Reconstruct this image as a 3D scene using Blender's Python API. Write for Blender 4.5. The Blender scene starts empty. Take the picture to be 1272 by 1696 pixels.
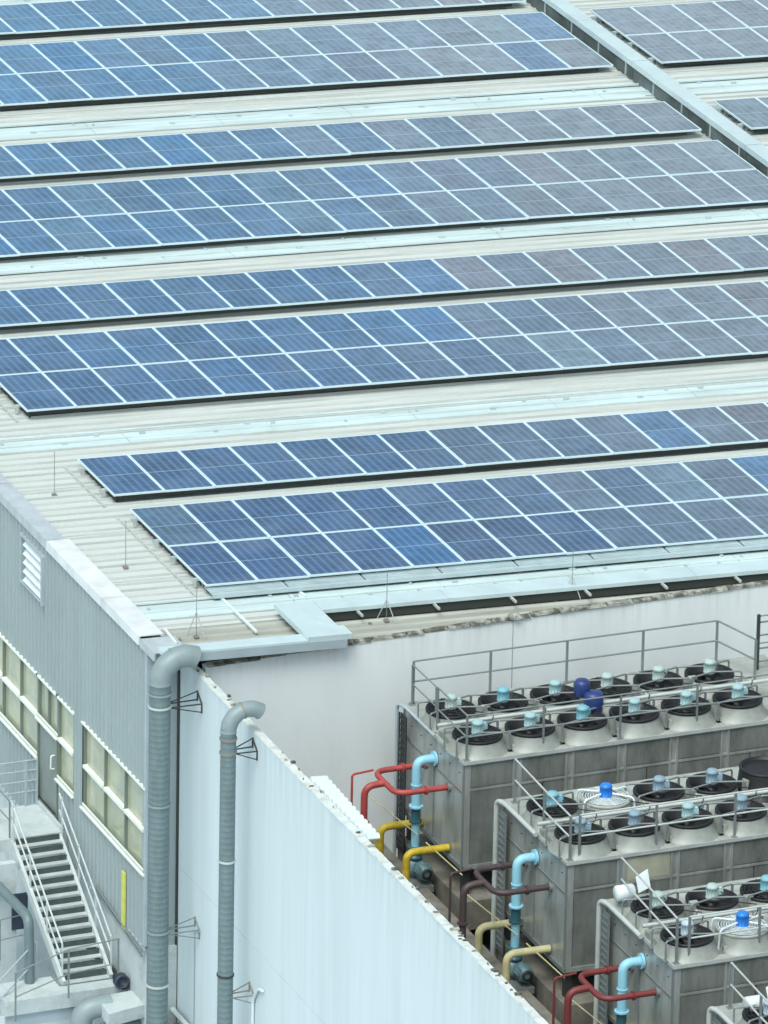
import bpy, math, random
import numpy as np
random.seed(7)
sc = bpy.context.scene
COL = sc.collection
R = math.radians

# ------------------------------------------------------------------ camera, sky, sun, exposure
F = 13449.3                                   # focal length in photo pixels (photo 1272 x 1696)
CAM = np.array([-47.782036, -129.670877, 53.460881])
RM = np.array([[0.928655715919164, -0.37048989208796257, 0.018324877934516426],
               [-0.11784541758386552, -0.3415074820456184, -0.9324618476170196],
               [0.3517257722219818, 0.8637765217737232, -0.360803411274532]])
cd = bpy.data.cameras.new('camera')
cam = bpy.data.objects.new('camera', cd); COL.objects.link(cam)
from mathutils import Matrix, Vector
m = Matrix.Identity(4)
for i in range(3):
    m[i][0] = RM[0][i]; m[i][1] = -RM[1][i]; m[i][2] = -RM[2][i]; m[i][3] = CAM[i]
cam.matrix_world = m
cd.sensor_fit = 'HORIZONTAL'; cd.sensor_width = 36; cd.lens = 36 * F / 1272
cd.clip_start = 1; cd.clip_end = 3000
sc.camera = cam

SUN_EL, SUN_AZ = 58, 222                       # compass azimuth of the sun, measured from +Y clockwise
w = bpy.data.worlds.new('World'); sc.world = w; w.use_nodes = True
nt = w.node_tree; nt.nodes.clear()
sky = nt.nodes.new('ShaderNodeTexSky'); sky.sky_type = 'NISHITA'; sky.sun_disc = False
sky.sun_elevation = R(SUN_EL); sky.sun_rotation = R(SUN_AZ)
sky.air_density = 1.0; sky.dust_density = 4.0; sky.ozone_density = 1.0; sky.altitude = 0
bg = nt.nodes.new('ShaderNodeBackground'); bg.inputs[1].default_value = 0.13
out = nt.nodes.new('ShaderNodeOutputWorld')
hs = nt.nodes.new('ShaderNodeHueSaturation'); hs.inputs['Saturation'].default_value = .42; hs.inputs['Value'].default_value = 1.05
tint = nt.nodes.new('ShaderNodeVectorMath'); tint.operation = 'MULTIPLY'; tint.inputs[1].default_value = (.905, 1.03, 1.03)
nt.links.new(sky.outputs[0], hs.inputs['Color']); nt.links.new(hs.outputs[0], tint.inputs[0]); nt.links.new(tint.outputs[0], bg.inputs[0]); nt.links.new(bg.outputs[0], out.inputs[0])
sd = bpy.data.lights.new('sun', 'SUN'); sd.energy = 1.35; sd.angle = R(26); sd.color = (1, .985, .94)
sun = bpy.data.objects.new('sun', sd); COL.objects.link(sun)
az = R(SUN_AZ); el = R(SUN_EL)
sv = Vector((math.sin(az) * math.cos(el), math.cos(az) * math.cos(el), math.sin(el)))
sun.rotation_euler = sv.to_track_quat('Z', 'Y').to_euler()
sc.view_settings.view_transform = 'Standard'; sc.view_settings.look = 'None'
sc.view_settings.exposure = 0.40; sc.view_settings.gamma = 1
sc.view_settings.use_curve_mapping = False

# ------------------------------------------------------------------ survey helpers: a photo point on a known plane of the place
TH = 0.0409336                                 # the roof falls gently towards +X
ST, CT = math.sin(TH), math.cos(TH)
def _ray(x, y): return RM.T @ np.array([(x - 636) / F, (y - 848) / F, 1.0])
def _pl(x, y, n, d):
    D = _ray(x, y); n = np.array(n, float); s = (d - CAM @ n) / (D @ n); return CAM + D * s
def pX(x, y, v): return _pl(x, y, (1, 0, 0), v)
def pY(x, y, v): return _pl(x, y, (0, 1, 0), v)
def pZ(x, y, v): return _pl(x, y, (0, 0, 1), v)
def pR(x, y, h=0): return _pl(x, y, (ST, 0, CT), h)
def px(P):
    q = RM @ (np.array(P, float) - CAM); return F * q[0] / q[2] + 636, F * q[1] / q[2] + 848
def rf(u, v, h=0):                             # roof coordinates -> world
    return (u * CT + h * ST, v, -u * ST + h * CT)

# ------------------------------------------------------------------ materials
def mat(name, col, rough=.6, metal=0., var=.0, scale=3., stretch=(1, 1, 1), bump=0., spec=.5, dirt=None, dirt_amt=0., dscale=1., dstretch=(1,1,1), bscale=None, lo=.45, hi=.75, runoff=None):
    M = bpy.data.materials.new(name); M.use_nodes = True
    n = M.node_tree; B = n.nodes['Principled BSDF']
    B.inputs['Roughness'].default_value = rough; B.inputs['Metallic'].default_value = metal
    B.inputs['Specular IOR Level'].default_value = spec
    B.inputs['Base Color'].default_value = (*col, 1)
    tc = n.nodes.new('ShaderNodeTexCoord')
    last = None
    if var > 0:
        mp = n.nodes.new('ShaderNodeMapping'); mp.inputs['Scale'].default_value = stretch
        n.links.new(tc.outputs['Object'], mp.inputs[0])
        no = n.nodes.new('ShaderNodeTexNoise'); no.inputs['Scale'].default_value = scale; no.inputs['Detail'].default_value = 5
        n.links.new(mp.outputs[0], no.inputs['Vector'])
        mr = n.nodes.new('ShaderNodeMapRange'); mr.inputs[1].default_value = .3; mr.inputs[2].default_value = .7
        mr.inputs[3].default_value = 1 - var; mr.inputs[4].default_value = 1 + var
        n.links.new(no.outputs[0], mr.inputs[0])
        mx = n.nodes.new('ShaderNodeVectorMath'); mx.operation = 'SCALE'; mx.inputs[0].default_value = col
        n.links.new(mr.outputs[0], mx.inputs['Scale']); last = mx.outputs[0]
    if dirt is not None:
        mp = n.nodes.new('ShaderNodeMapping'); mp.inputs['Scale'].default_value = dstretch
        n.links.new(tc.outputs['Object'], mp.inputs[0])
        no = n.nodes.new('ShaderNodeTexNoise'); no.inputs['Scale'].default_value = dscale; no.inputs['Detail'].default_value = 8
        no.inputs['Roughness'].default_value = .65
        n.links.new(mp.outputs[0], no.inputs['Vector'])
        mr = n.nodes.new('ShaderNodeMapRange'); mr.inputs[1].default_value = lo; mr.inputs[2].default_value = hi
        mr.inputs[3].default_value = 0; mr.inputs[4].default_value = dirt_amt
        n.links.new(no.outputs[0], mr.inputs[0])
        mc = n.nodes.new('ShaderNodeMix'); mc.data_type = 'RGBA'
        n.links.new(mr.outputs[0], mc.inputs[0])
        if last: n.links.new(last, mc.inputs[6])
        else: mc.inputs[6].default_value = (*col, 1)
        mc.inputs[7].default_value = (*dirt, 1); last = mc.outputs[2]
    if runoff:                                  # grime washed down from the wall top: (z top, length, colour, amount)
        ge = n.nodes.new('ShaderNodeNewGeometry')
        mp = n.nodes.new('ShaderNodeMapping'); mp.inputs['Scale'].default_value = (5, 5, .22); n.links.new(ge.outputs['Position'], mp.inputs[0])
        no = n.nodes.new('ShaderNodeTexNoise'); no.inputs['Scale'].default_value = 1.4; no.inputs['Detail'].default_value = 6; no.inputs['Roughness'].default_value = .7
        n.links.new(mp.outputs[0], no.inputs['Vector'])
        a = n.nodes.new('ShaderNodeMapRange'); a.inputs[1].default_value = .45; a.inputs[2].default_value = .75; n.links.new(no.outputs[0], a.inputs[0])
        sx = n.nodes.new('ShaderNodeSeparateXYZ'); n.links.new(ge.outputs['Position'], sx.inputs[0])
        c = n.nodes.new('ShaderNodeMapRange'); c.inputs[1].default_value = runoff[0] - runoff[1]; c.inputs[2].default_value = runoff[0]; n.links.new(sx.outputs[2], c.inputs[0])
        d = n.nodes.new('ShaderNodeMath'); d.operation = 'MULTIPLY'; n.links.new(a.outputs[0], d.inputs[0]); n.links.new(c.outputs[0], d.inputs[1])
        e = n.nodes.new('ShaderNodeMath'); e.operation = 'MULTIPLY'; n.links.new(d.outputs[0], e.inputs[0]); e.inputs[1].default_value = runoff[3]
        mc = n.nodes.new('ShaderNodeMix'); mc.data_type = 'RGBA'; n.links.new(e.outputs[0], mc.inputs[0]); n.links.new(last, mc.inputs[6]); mc.inputs[7].default_value = (*runoff[2], 1); last = mc.outputs[2]
    if last: n.links.new(last, B.inputs['Base Color'])
    if bump:
        no = n.nodes.new('ShaderNodeTexNoise'); no.inputs['Scale'].default_value = bscale or scale * 4; no.inputs['Detail'].default_value = 4
        n.links.new(tc.outputs['Object'], no.inputs['Vector'])
        bp = n.nodes.new('ShaderNodeBump'); bp.inputs['Strength'].default_value = bump; bp.inputs['Distance'].default_value = .02
        n.links.new(no.outputs[0], bp.inputs['Height']); n.links.new(bp.outputs[0], B.inputs['Normal'])
    return M

M = dict(
    roof=mat('roof_metal', (.57, .61, .59), .55, 0, .04, 1.0, (.12, 1.2, 1), dirt=(.35, .365, .32), dirt_amt=.65, dscale=.9, dstretch=(.25, 1.3, 1), lo=.42, hi=.72),
    roofd=mat('roof_metal_dirty', (.36, .365, .31), .65, 0, .12, 2.0, (.2, 1.5, 1), dirt=(.20, .20, .16), dirt_amt=.7, dscale=1.5, dstretch=(.3, 1.5, 1)),
    ribshade=mat('rib_flank_shade', (.45, .475, .45), .7, 0, .2, 1.5, (.3, 2, 1)),
    strip=mat('strip_sheet', (.58, .70, .71), .45, 0, .07, 1.5, (.3, 2, 1), dirt=(.40, .45, .42), dirt_amt=.7, dscale=1.3, dstretch=(.35, 2.5, 1), lo=.42, hi=.7),
    galv=mat('galvanised', (.50, .60, .62), .42, .25, .08, 3, dirt=(.3, .35, .35), dirt_amt=.3, dscale=2),
    duct=mat('duct_sheet', (.56, .68, .70), .4, .15, .05, 1.2, dirt=(.38, .45, .45), dirt_amt=.4, dscale=1.5),
    alu=mat('panel_frame', (.60, .74, .79), .45, .0),
    dark=mat('dark_steel', (.035, .04, .04), .6),
    under=mat('panel_shade_dark', (.045, .052, .046), .8),  # painted shade under the panels; also colours duct bundles and the service channel
    black=mat('black_plastic', (.012, .012, .013), .5, 0, .2, 4),
    gable=mat('gable_sheet', (.305, .365, .375), .5, .0, .04, .5, (1, 1, .4), dirt=(.24, .29, .295), dirt_amt=.5, dscale=.9, dstretch=(1, 1, .5)),
    sidep=mat('weathered_plate', (.30, .37, .37), .5, .1, .15, 4, dirt=(.18, .22, .21), dirt_amt=.6, dscale=3),
    bundle=mat('cable_bundle', (.09, .115, .115), .7, 0, .4, 3, (2, .6, 1)),
    blower=mat('blower_paint', (.035, .045, .075), .5, 0, .2, 6),
    trim=mat('grey_trim', (.36, .43, .47), .5, 0, .08, 2),
    trimw=mat('white_trim', (.68, .71, .72), .5, 0, .08, 2, dirt=(.45, .48, .48), dirt_amt=.6, dscale=2.5),
    verge=mat('verge_dull', (.42, .47, .50), .5, 0, .12, 3),
    white=mat('wall_white', (.60, .685, .72), .75, 0, .035, 1.2, (1.5, 1.5, .12), .08, dirt=(.46, .545, .57), dirt_amt=.55, dscale=1.0, dstretch=(2.6, 2.6, .10), bscale=14, lo=.47, hi=.8, runoff=(-.43, 1.5, (.36, .41, .41), .45)),
    backw=mat('back_wall', (.76, .80, .81), .75, 0, .04, 1.0, (1, 1, .3), .08, dirt=(.56, .61, .61), dirt_amt=.4, dscale=.7, dstretch=(1.2, 1.2, .4), bscale=14, lo=.5, hi=.8, runoff=(-.25, .6, (.42, .45, .43), .5)),
    cope=mat('coping', (.36, .36, .31), .85, 0, .3, 6, (1, 1, 1), .5, dirt=(.07, .07, .055), dirt_amt=.95, dscale=5, lo=.42, hi=.58),
    cope2=mat('coping_pale', (.60, .64, .62), .85, 0, .1, 5, (1, 1, 1), .3, dirt=(.34, .34, .28), dirt_amt=.7, dscale=3, lo=.52, hi=.68),
    pipe=mat('vent_pipe', (.15, .205, .215), .5, .1, .10, 2, (3, 3, .6), dirt=(.10, .14, .15), dirt_amt=.5, dscale=3, dstretch=(3, 3, .5)),
    elbow=mat('vent_elbow', (.25, .31, .32), .5, .1, .10, 4, dirt=(.16, .2, .21), dirt_amt=.5, dscale=4),
    steel=mat('steel_casing', (.36, .385, .36), .34, .45, .09, .9, (1, 1, .35), dirt=(.13, .138, .12), dirt_amt=.8, dscale=1.5, dstretch=(1.6, 1.6, .6), lo=.4, hi=.7),  # dirt patches raised in contrast to imitate mottled reflections
    steel2=mat('steel_casing_light', (.50, .53, .51), .36, .4, .09, .9, (1, 1, .35), dirt=(.21, .225, .20), dirt_amt=.8, dscale=1.5, dstretch=(1.6, 1.6, .6), lo=.4, hi=.7),  # paler copy for frames and the brighter-lit side; same mottled reflections
    frp=mat('frp_panel', (.42, .42, .33), .5, 0, .12, 3, (1, 1, .5), dirt=(.28, .29, .2), dirt_amt=.6, dscale=3),
    deck=mat('deck_steel', (.42, .44, .40), .5, .15, .1, 2.5, dirt=(.22, .22, .18), dirt_amt=.6, dscale=4),
    shroud=mat('shroud', (.33, .35, .325), .5, .1, .1, 3, dirt=(.2, .2, .16), dirt_amt=.5, dscale=5),
    rail=mat('rail_steel', (.23, .26, .26), .45, .3, .1, 3),
    railw=mat('pale_rail', (.52, .56, .54), .45, .2, .1, 3),
    cyan=mat('motor_pale_cyan', (.36, .54, .57), .5, 0, .12, 6, dirt=(.22, .32, .33), dirt_amt=.7, dscale=9),
    teal=mat('motor_cyan', (.20, .46, .54), .45, 0, .1, 6, dirt=(.12, .27, .32), dirt_amt=.6, dscale=9),
    mblue=mat('motor_bright_blue', (.02, .20, .68), .35, 0, .08, 6),
    msteel=mat('motor_steel_blue', (.25, .36, .44), .5, 0, .1, 6, dirt=(.15, .2, .25), dirt_amt=.6, dscale=9),
    mgreen=mat('motor_pale_green', (.42, .54, .52), .5, 0, .1, 6, dirt=(.26, .32, .3), dirt_amt=.6, dscale=9),
    mlav=mat('motor_pale_grey', (.42, .52, .60), .45, 0, .08, 6),
    navy=mat('navy', (.022, .045, .17), .4, 0, .1, 6),
    red=mat('red_pipe', (.42, .065, .06), .5, 0, .2, 4, dirt=(.16, .04, .035), dirt_amt=.8, dscale=5),
    darkred=mat('oxide_red_pipe', (.20, .035, .035), .5, 0, .15, 4, dirt=(.08, .02, .02), dirt_amt=.6, dscale=4),
    brown=mat('brown_pipe', (.075, .05, .052), .5, 0, .2, 4, dirt=(.03, .02, .02), dirt_amt=.5, dscale=4),
    yellow=mat('yellow_pipe', (.55, .40, .03), .5, 0, .15, 4, dirt=(.20, .14, .03), dirt_amt=.8, dscale=7),
    cream=mat('cream_pipe', (.50, .46, .26), .55, 0, .12, 4, dirt=(.30, .22, .1), dirt_amt=.6, dscale=5),
    skyb=mat('light_blue_pipe', (.30, .60, .74), .4, 0, .06, 4, dirt=(.2, .42, .52), dirt_amt=.4, dscale=4),
    dteal=mat('dark_teal', (.03, .10, .125), .4, 0, .2, 6),
    pumpg=mat('pump_grey_teal', (.15, .25, .27), .45, .1, .2, 6),
    floor=mat('yard_floor', (.15, .15, .13), .85, 0, .25, 2, (1, 1, 1), .4, dirt=(.07, .065, .05), dirt_amt=.8, dscale=2.5),
    plinth=mat('plinth', (.20, .19, .16), .85, 0, .2, 4, (1, 1, 1), .4, dirt=(.09, .085, .07), dirt_amt=.8, dscale=3, dstretch=(1, 1, .3)),
    concrete=mat('pale_concrete', (.52, .58, .59), .8, 0, .09, 2.2, (1, 1, 1), .2, dirt=(.30, .34, .33), dirt_amt=.75, dscale=2.2, lo=.45, hi=.7),
    ground=mat('ground_concrete', (.50, .58, .61), .85, 0, .12, .5, (1, 1, 1), .2, dirt=(.32, .38, .39), dirt_amt=.7, dscale=.5),
    stair=mat('stair_steel', (.55, .60, .60), .5, .1, .08, 3, dirt=(.35, .39, .39), dirt_amt=.5, dscale=4),
    stairdk=mat('stair_gap_dark', (.06, .08, .08), .6, .1, .2, 8),
    door=mat('door_paint', (.21, .25, .235), .5, 0, .08, 2),
    glass=mat('frosted_pane', (.43, .445, .32), .10, 0, .15, 1.1, (1, 1, 1), 0, dirt=(.30, .34, .27), dirt_amt=.8, dscale=1.2, lo=.45, hi=.6),
    wframe=mat('window_frame', (.16, .19, .16), .5),
    wbar=mat('window_white_bar', (.76, .80, .74), .5),
    yel=mat('yellow_cover', (.60, .62, .14), .5, 0, .1, 5),
    wsheet=mat('white_sheet', (.68, .75, .77), .45, .0, .08, 4),
    rust=mat('rust_steel', (.26, .25, .22), .7, .2, .3, 8, dirt=(.16, .09, .04), dirt_amt=.6, dscale=8),
)

def glass_mat():
    Mx = bpy.data.materials.new('solar_cells'); Mx.use_nodes = True
    n = Mx.node_tree; B = n.nodes['Principled BSDF']; L = n.links
    def N(t, **k):
        o = n.nodes.new(t)
        for a, b in k.items(): setattr(o, a, b)
        return o
    def math_(op, a, b=None, c=None):
        o = N('ShaderNodeMath', operation=op)
        for i, v in enumerate((a, b, c)):
            if v is None: continue
            if isinstance(v, (int, float)): o.inputs[i].default_value = v
            else: L.new(v, o.inputs[i])
        return o.outputs[0]
    tc = N('ShaderNodeTexCoord'); sp = N('ShaderNodeSeparateXYZ'); L.new(tc.outputs['Object'], sp.inputs[0])
    oi = N('ShaderNodeObjectInfo')
    x, y = sp.outputs[0], sp.outputs[1]
    cx = math_('FRACT', math_('MULTIPLY', math_('SUBTRACT', x, .032), 6 / .936))
    dx = math_('ABSOLUTE', math_('SUBTRACT', cx, .5))
    lx = math_('GREATER_THAN', dx, .44)                 # gaps between columns of cells
    bx = math_('LESS_THAN', math_('ABSOLUTE', math_('SUBTRACT', math_('FRACT', math_('MULTIPLY', cx, 2)), .5)), .07)
    cy = math_('FRACT', math_('MULTIPLY', y, 12 / 1.94))
    ly = math_('GREATER_THAN', math_('ABSOLUTE', math_('SUBTRACT', cy, .5)), .47)
    mid = math_('LESS_THAN', math_('ABSOLUTE', math_('ADD', y, .99)), .014)
    no = N('ShaderNodeTexNoise'); no.inputs['Scale'].default_value = 1.3; no.inputs['Detail'].default_value = 3
    va = N('ShaderNodeVectorMath', operation='ADD')
    L.new(tc.outputs['Object'], va.inputs[0])
    cb = N('ShaderNodeCombineXYZ'); L.new(math_('MULTIPLY', oi.outputs['Random'], 91.), cb.inputs[2]); L.new(cb.outputs[0], va.inputs[1])
    L.new(va.outputs[0], no.inputs['Vector'])
    nv = N('ShaderNodeMapRange'); nv.inputs[1].default_value = .3; nv.inputs[2].default_value = .7; nv.inputs[3].default_value = .82; nv.inputs[4].default_value = 1.18
    L.new(no.outputs[0], nv.inputs[0])
    # each cell a little different
    fl = N('ShaderNodeCombineXYZ')
    L.new(math_('FLOOR', math_('MULTIPLY', math_('SUBTRACT', x, .032), 6 / .936)), fl.inputs[0])
    L.new(math_('FLOOR', math_('MULTIPLY', y, 12 / 1.94)), fl.inputs[1]); L.new(math_('MULTIPLY', oi.outputs['Random'], 57.), fl.inputs[2])
    wn = N('ShaderNodeTexWhiteNoise'); L.new(fl.outputs[0], wn.inputs[0])
    wv = N('ShaderNodeMapRange'); wv.inputs[3].default_value = .86; wv.inputs[4].default_value = 1.14; L.new(wn.outputs[0], wv.inputs[0])
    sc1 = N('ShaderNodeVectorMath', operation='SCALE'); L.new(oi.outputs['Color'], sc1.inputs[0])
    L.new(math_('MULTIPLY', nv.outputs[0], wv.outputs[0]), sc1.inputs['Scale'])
    # dust film, lower edge and drifting patches
    n2 = N('ShaderNodeTexNoise'); n2.inputs['Scale'].default_value = .8; n2.inputs['Detail'].default_value = 6
    L.new(va.outputs[0], n2.inputs['Vector'])
    du = N('ShaderNodeMapRange'); du.inputs[1].default_value = .45; du.inputs[2].default_value = .75; du.inputs[3].default_value = .0; du.inputs[4].default_value = .30
    L.new(n2.outputs[0], du.inputs[0])
    ed = N('ShaderNodeMapRange'); ed.inputs[1].default_value = -1.80; ed.inputs[2].default_value = -1.96; ed.inputs[3].default_value = 0; ed.inputs[4].default_value = .30; L.new(y, ed.inputs[0])
    m0 = N('ShaderNodeMix', data_type='RGBA'); L.new(math_('MAXIMUM', du.outputs[0], ed.outputs[0]), m0.inputs[0]); L.new(sc1.outputs[0], m0.inputs[6]); m0.inputs[7].default_value = (.16, .22, .30, 1)
    lines = math_('MAXIMUM', math_('MULTIPLY', lx, .38), math_('MAXIMUM', math_('MULTIPLY', bx, .16), math_('MULTIPLY', ly, .12)))
    lines = math_('MAXIMUM', lines, math_('MULTIPLY', mid, .6))
    m1 = N('ShaderNodeMix', data_type='RGBA'); L.new(lines, m1.inputs[0]); L.new(m0.outputs[2], m1.inputs[6]); m1.inputs[7].default_value = (.34, .46, .56, 1)
    L.new(m1.outputs[2], B.inputs['Base Color'])
    B.inputs['Roughness'].default_value = .16; B.inputs['Specular IOR Level'].default_value = .4
    return Mx
M['cells'] = glass_mat()

# ------------------------------------------------------------------ mesh building
class MB:
    def __init__(s): s.v = []; s.f = []; s.sm = []
    def add(s, vs, fs, smooth=False):
        b = len(s.v); s.v += [tuple(map(float, p)) for p in vs]
        for f in fs: s.f.append(tuple(b + i for i in f)); s.sm.append(smooth)
        return s
    def box(s, a, b):
        x0, y0, z0 = [min(a[i], b[i]) for i in range(3)]; x1, y1, z1 = [max(a[i], b[i]) for i in range(3)]
        return s.add([(x0,y0,z0),(x1,y0,z0),(x1,y1,z0),(x0,y1,z0),(x0,y0,z1),(x1,y0,z1),(x1,y1,z1),(x0,y1,z1)],
                     [(0,3,2,1),(4,5,6,7),(0,1,5,4),(1,2,6,5),(2,3,7,6),(3,0,4,7)])
    def hexa(s, p):      # 8 points, bottom 0-3 counter-clockwise, top 4-7
        return s.add(p, [(0,3,2,1),(4,5,6,7),(0,1,5,4),(1,2,6,5),(2,3,7,6),(3,0,4,7)])
    def rbox(s, u0, u1, v0, v1, h0, h1):   # box in roof coordinates
        return s.hexa([rf(u0,v0,h0), rf(u1,v0,h0), rf(u1,v1,h0), rf(u0,v1,h0), rf(u0,v0,h1), rf(u1,v0,h1), rf(u1,v1,h1), rf(u0,v1,h1)])
    def bar(s, a, b, w, h=None, up=(0, 0, 1)):
        h = h or w; a = Vector(a); b = Vector(b); d = (b - a).normalized(); u = Vector(up)
        if abs(d.dot(u)) > .95: u = Vector((0, 1, 0))
        r = d.cross(u).normalized() * w / 2; t = r.cross(d).normalized() * h / 2
        return s.hexa([a - r - t, a + r - t, b + r - t, b - r - t, a - r + t, a + r + t, b + r + t, b - r + t])
    def tube(s, pts, r, n=10, cap=True, radii=None):
        pts = [Vector(p) for p in pts]; k = len(pts); vs = []; fs = []
        t0 = (pts[1] - pts[0]).normalized()
        u = Vector((0, 0, 1)) if abs(t0.z) < .9 else Vector((1, 0, 0))
        nn = (u - t0 * u.dot(t0)).normalized()
        for i, p in enumerate(pts):
            t = (pts[min(i + 1, k - 1)] - pts[max(i - 1, 0)]).normalized()
            nn = (nn - t * nn.dot(t)).normalized(); bb = t.cross(nn)
            rr = radii[i] if radii else r
            for j in range(n):
                a = 2 * math.pi * j / n; vs.append(p + nn * math.cos(a) * rr + bb * math.sin(a) * rr)
        for i in range(k - 1):
            for j in range(n):
                fs.append((i*n + j, i*n + (j+1) % n, (i+1)*n + (j+1) % n, (i+1)*n + j))
        s.add(vs, fs, True)
        if cap: s.add([vs[j] for j in range(n)], [tuple(range(n))[::-1]]); s.add(vs[-n:], [tuple(range(n))])
        return s
    def lathe(s, prof, c=(0, 0, 0), n=24, axis='z'):   # prof: list of (r, z)
        vs = []; fs = []
        for r, z in prof:
            for j in range(n):
                a = 2 * math.pi * j / n
                if axis == 'z': vs.append((c[0] + r*math.cos(a), c[1] + r*math.sin(a), c[2] + z))
                elif axis == 'x': vs.append((c[0] + z, c[1] + r*math.cos(a), c[2] + r*math.sin(a)))
                else: vs.append((c[0] + r*math.sin(a), c[1] + z, c[2] + r*math.cos(a)))
        for i in range(len(prof) - 1):
            for j in range(n): fs.append((i*n + j, i*n + (j+1) % n, (i+1)*n + (j+1) % n, (i+1)*n + j))
        return s.add(vs, fs, True)
    def build(s, name, material, parent=None, loc=None):
        me = bpy.data.meshes.new(name); o0 = parent['_o'] if parent is not None and '_o' in parent else (0, 0, 0)
        if loc is not None: o0 = loc
        me.from_pydata([(p[0]-o0[0], p[1]-o0[1], p[2]-o0[2]) for p in s.v], [], s.f)
        me.materials.append(material); me.polygons.foreach_set('use_smooth', s.sm); me.update()
        o = bpy.data.objects.new(name, me); COL.objects.link(o)
        if parent is not None: o.parent = parent
        else: o.location = o0
        if parent is not None and '_o' in parent: o['_o'] = (0., 0., 0.) if loc is None else (0., 0., 0.)
        o['_w'] = tuple(map(float, o0))
        return o

def sub(mb, name, material, part):             # a sub-part whose mesh is given in the same frame as its part's
    me = bpy.data.meshes.new(name); o0 = part['_w']
    me.from_pydata([(p[0]-o0[0], p[1]-o0[1], p[2]-o0[2]) for p in mb.v], [], mb.f)
    me.materials.append(material); me.polygons.foreach_set('use_smooth', mb.sm); me.update()
    o = bpy.data.objects.new(name, me); COL.objects.link(o); o.parent = part; o['_w'] = part['_w']
    return o
def thing(name, loc, label, cat, group=None):
    o = bpy.data.objects.new(name, None); COL.objects.link(o); o.location = loc; o.empty_display_size = .2
    o['label'] = label; o['category'] = cat; o['_o'] = tuple(map(float, loc))
    if group: o['group'] = group
    return o
def tag(o, label, cat, group=None):
    o['label'] = label; o['category'] = cat
    if group: o['group'] = group
    return o
def structure(o): o['kind'] = 'structure'; return o
def arc(c, r, a0, a1, ex, ey, n=8):            # arc about c in the plane ex, ey
    c, ex, ey = Vector(c), Vector(ex), Vector(ey)
    return [c + ex * r * math.cos(a0 + (a1-a0)*i/n) + ey * r * math.sin(a0 + (a1-a0)*i/n) for i in range(n + 1)]
def bend(pts, r=.12, n=5):                     # round the corners of a polyline
    P = [Vector(p) for p in pts]; o = [P[0]]
    for i in range(1, len(P) - 1):
        a = (P[i-1] - P[i]); b = (P[i+1] - P[i]); q = min(r, a.length * .49, b.length * .49)
        A = P[i] + a.normalized() * q; B = P[i] + b.normalized() * q
        for k in range(n + 1):
            t = k / n; o.append(A * (1-t)**2 + P[i] * 2*t*(1-t) + B * t*t)
    o.append(P[-1]); return o

HD = -0.23                                      # roof sheet below the panel plane
XW = -1.85                                      # gable wall face
YF = -6.05                                      # building front
# ------------------------------------------------------------------ ground
GZ = -8.6
g = MB(); g.add([(-400, -400, GZ), (500, -400, GZ), (500, 600, GZ), (-400, 600, GZ)], [(0, 1, 2, 3)])
structure(g.build('ground', M['ground']))

# ------------------------------------------------------------------ factory building
bld = thing('factory_building', (XW, YF, -5.95), 'grey corrugated factory building with a pale metal roof carrying the solar panels', 'building')
U0, U1, V1 = -1.62, 40.0, 46.0
# roof sheets: each sheet 0.9 m wide with ribs running along X
rib = .30; nrib_sheet = 4
v = -6.55; k = 0
sheet_me = {}
def roof_sheet_mesh(nr, w):
    b = MB(); prof = []
    for i in range(nr):
        y = i * w
        prof += [(y, 0), (y + w*.38, 0), (y + w*.43, .042), (y + w*.51, .042), (y + w*.56, 0)]
    prof.append((nr * w, 0))
    vs = []; fs = []
    for (y, z) in prof: vs += [rf(U0, y, z), rf(U1, y, z)]
    for i in range(len(prof) - 1): fs.append((2*i, 2*i+1, 2*i+3, 2*i+2))
    b.add(vs, fs); return b
proto = None
tot = int((V1 - v) / (rib * nrib_sheet)) + 1
for i in range(tot):
    if proto is None:
        b = roof_sheet_mesh(nrib_sheet, rib)
        me = bpy.data.meshes.new('roof_sheet'); me.from_pydata(b.v, [], b.f); me.materials.append(M['roofd']); me.materials.append(M['ribshade'])
        me.polygons.foreach_set('material_index', [1 if q_ % 5 == 1 else 0 for q_ in range(len(b.f))])  # near rib flank painted darker in place of its weak shading
        proto = bpy.data.objects.new('roof_sheet', me); o = proto
    else: o = proto.copy()
    if i == 1: proto = o = proto.copy(); o.data = proto.data.copy(); o.data.materials[0] = M['roof']
    COL.objects.link(o); o.parent = bld
    p = rf(0, v + i * rib * nrib_sheet, HD + (.0 if i % 2 == 0 else .004))
    o.location = (p[0] - XW, p[1] - YF, p[2] + 5.95)
# front eave closing and body
b = MB()
b.box((XW + .02, YF + .02, -5.95), (-1.27, YF + .3, -.30)); b.build('corner_return', M['gable'], bld)
b = MB(); b.hexa([(-1.0, -6.5, -2), (40, -6.5, -3), (40, 46, -3), (-1.0, 46, -2), rf(-1.0, -6.5, HD-.06), rf(40, -6.5, HD-.06), rf(40, 46, HD-.06), rf(-1.0, 46, HD-.06)])
b.build('roof_structure', M['dark'], bld)

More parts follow.
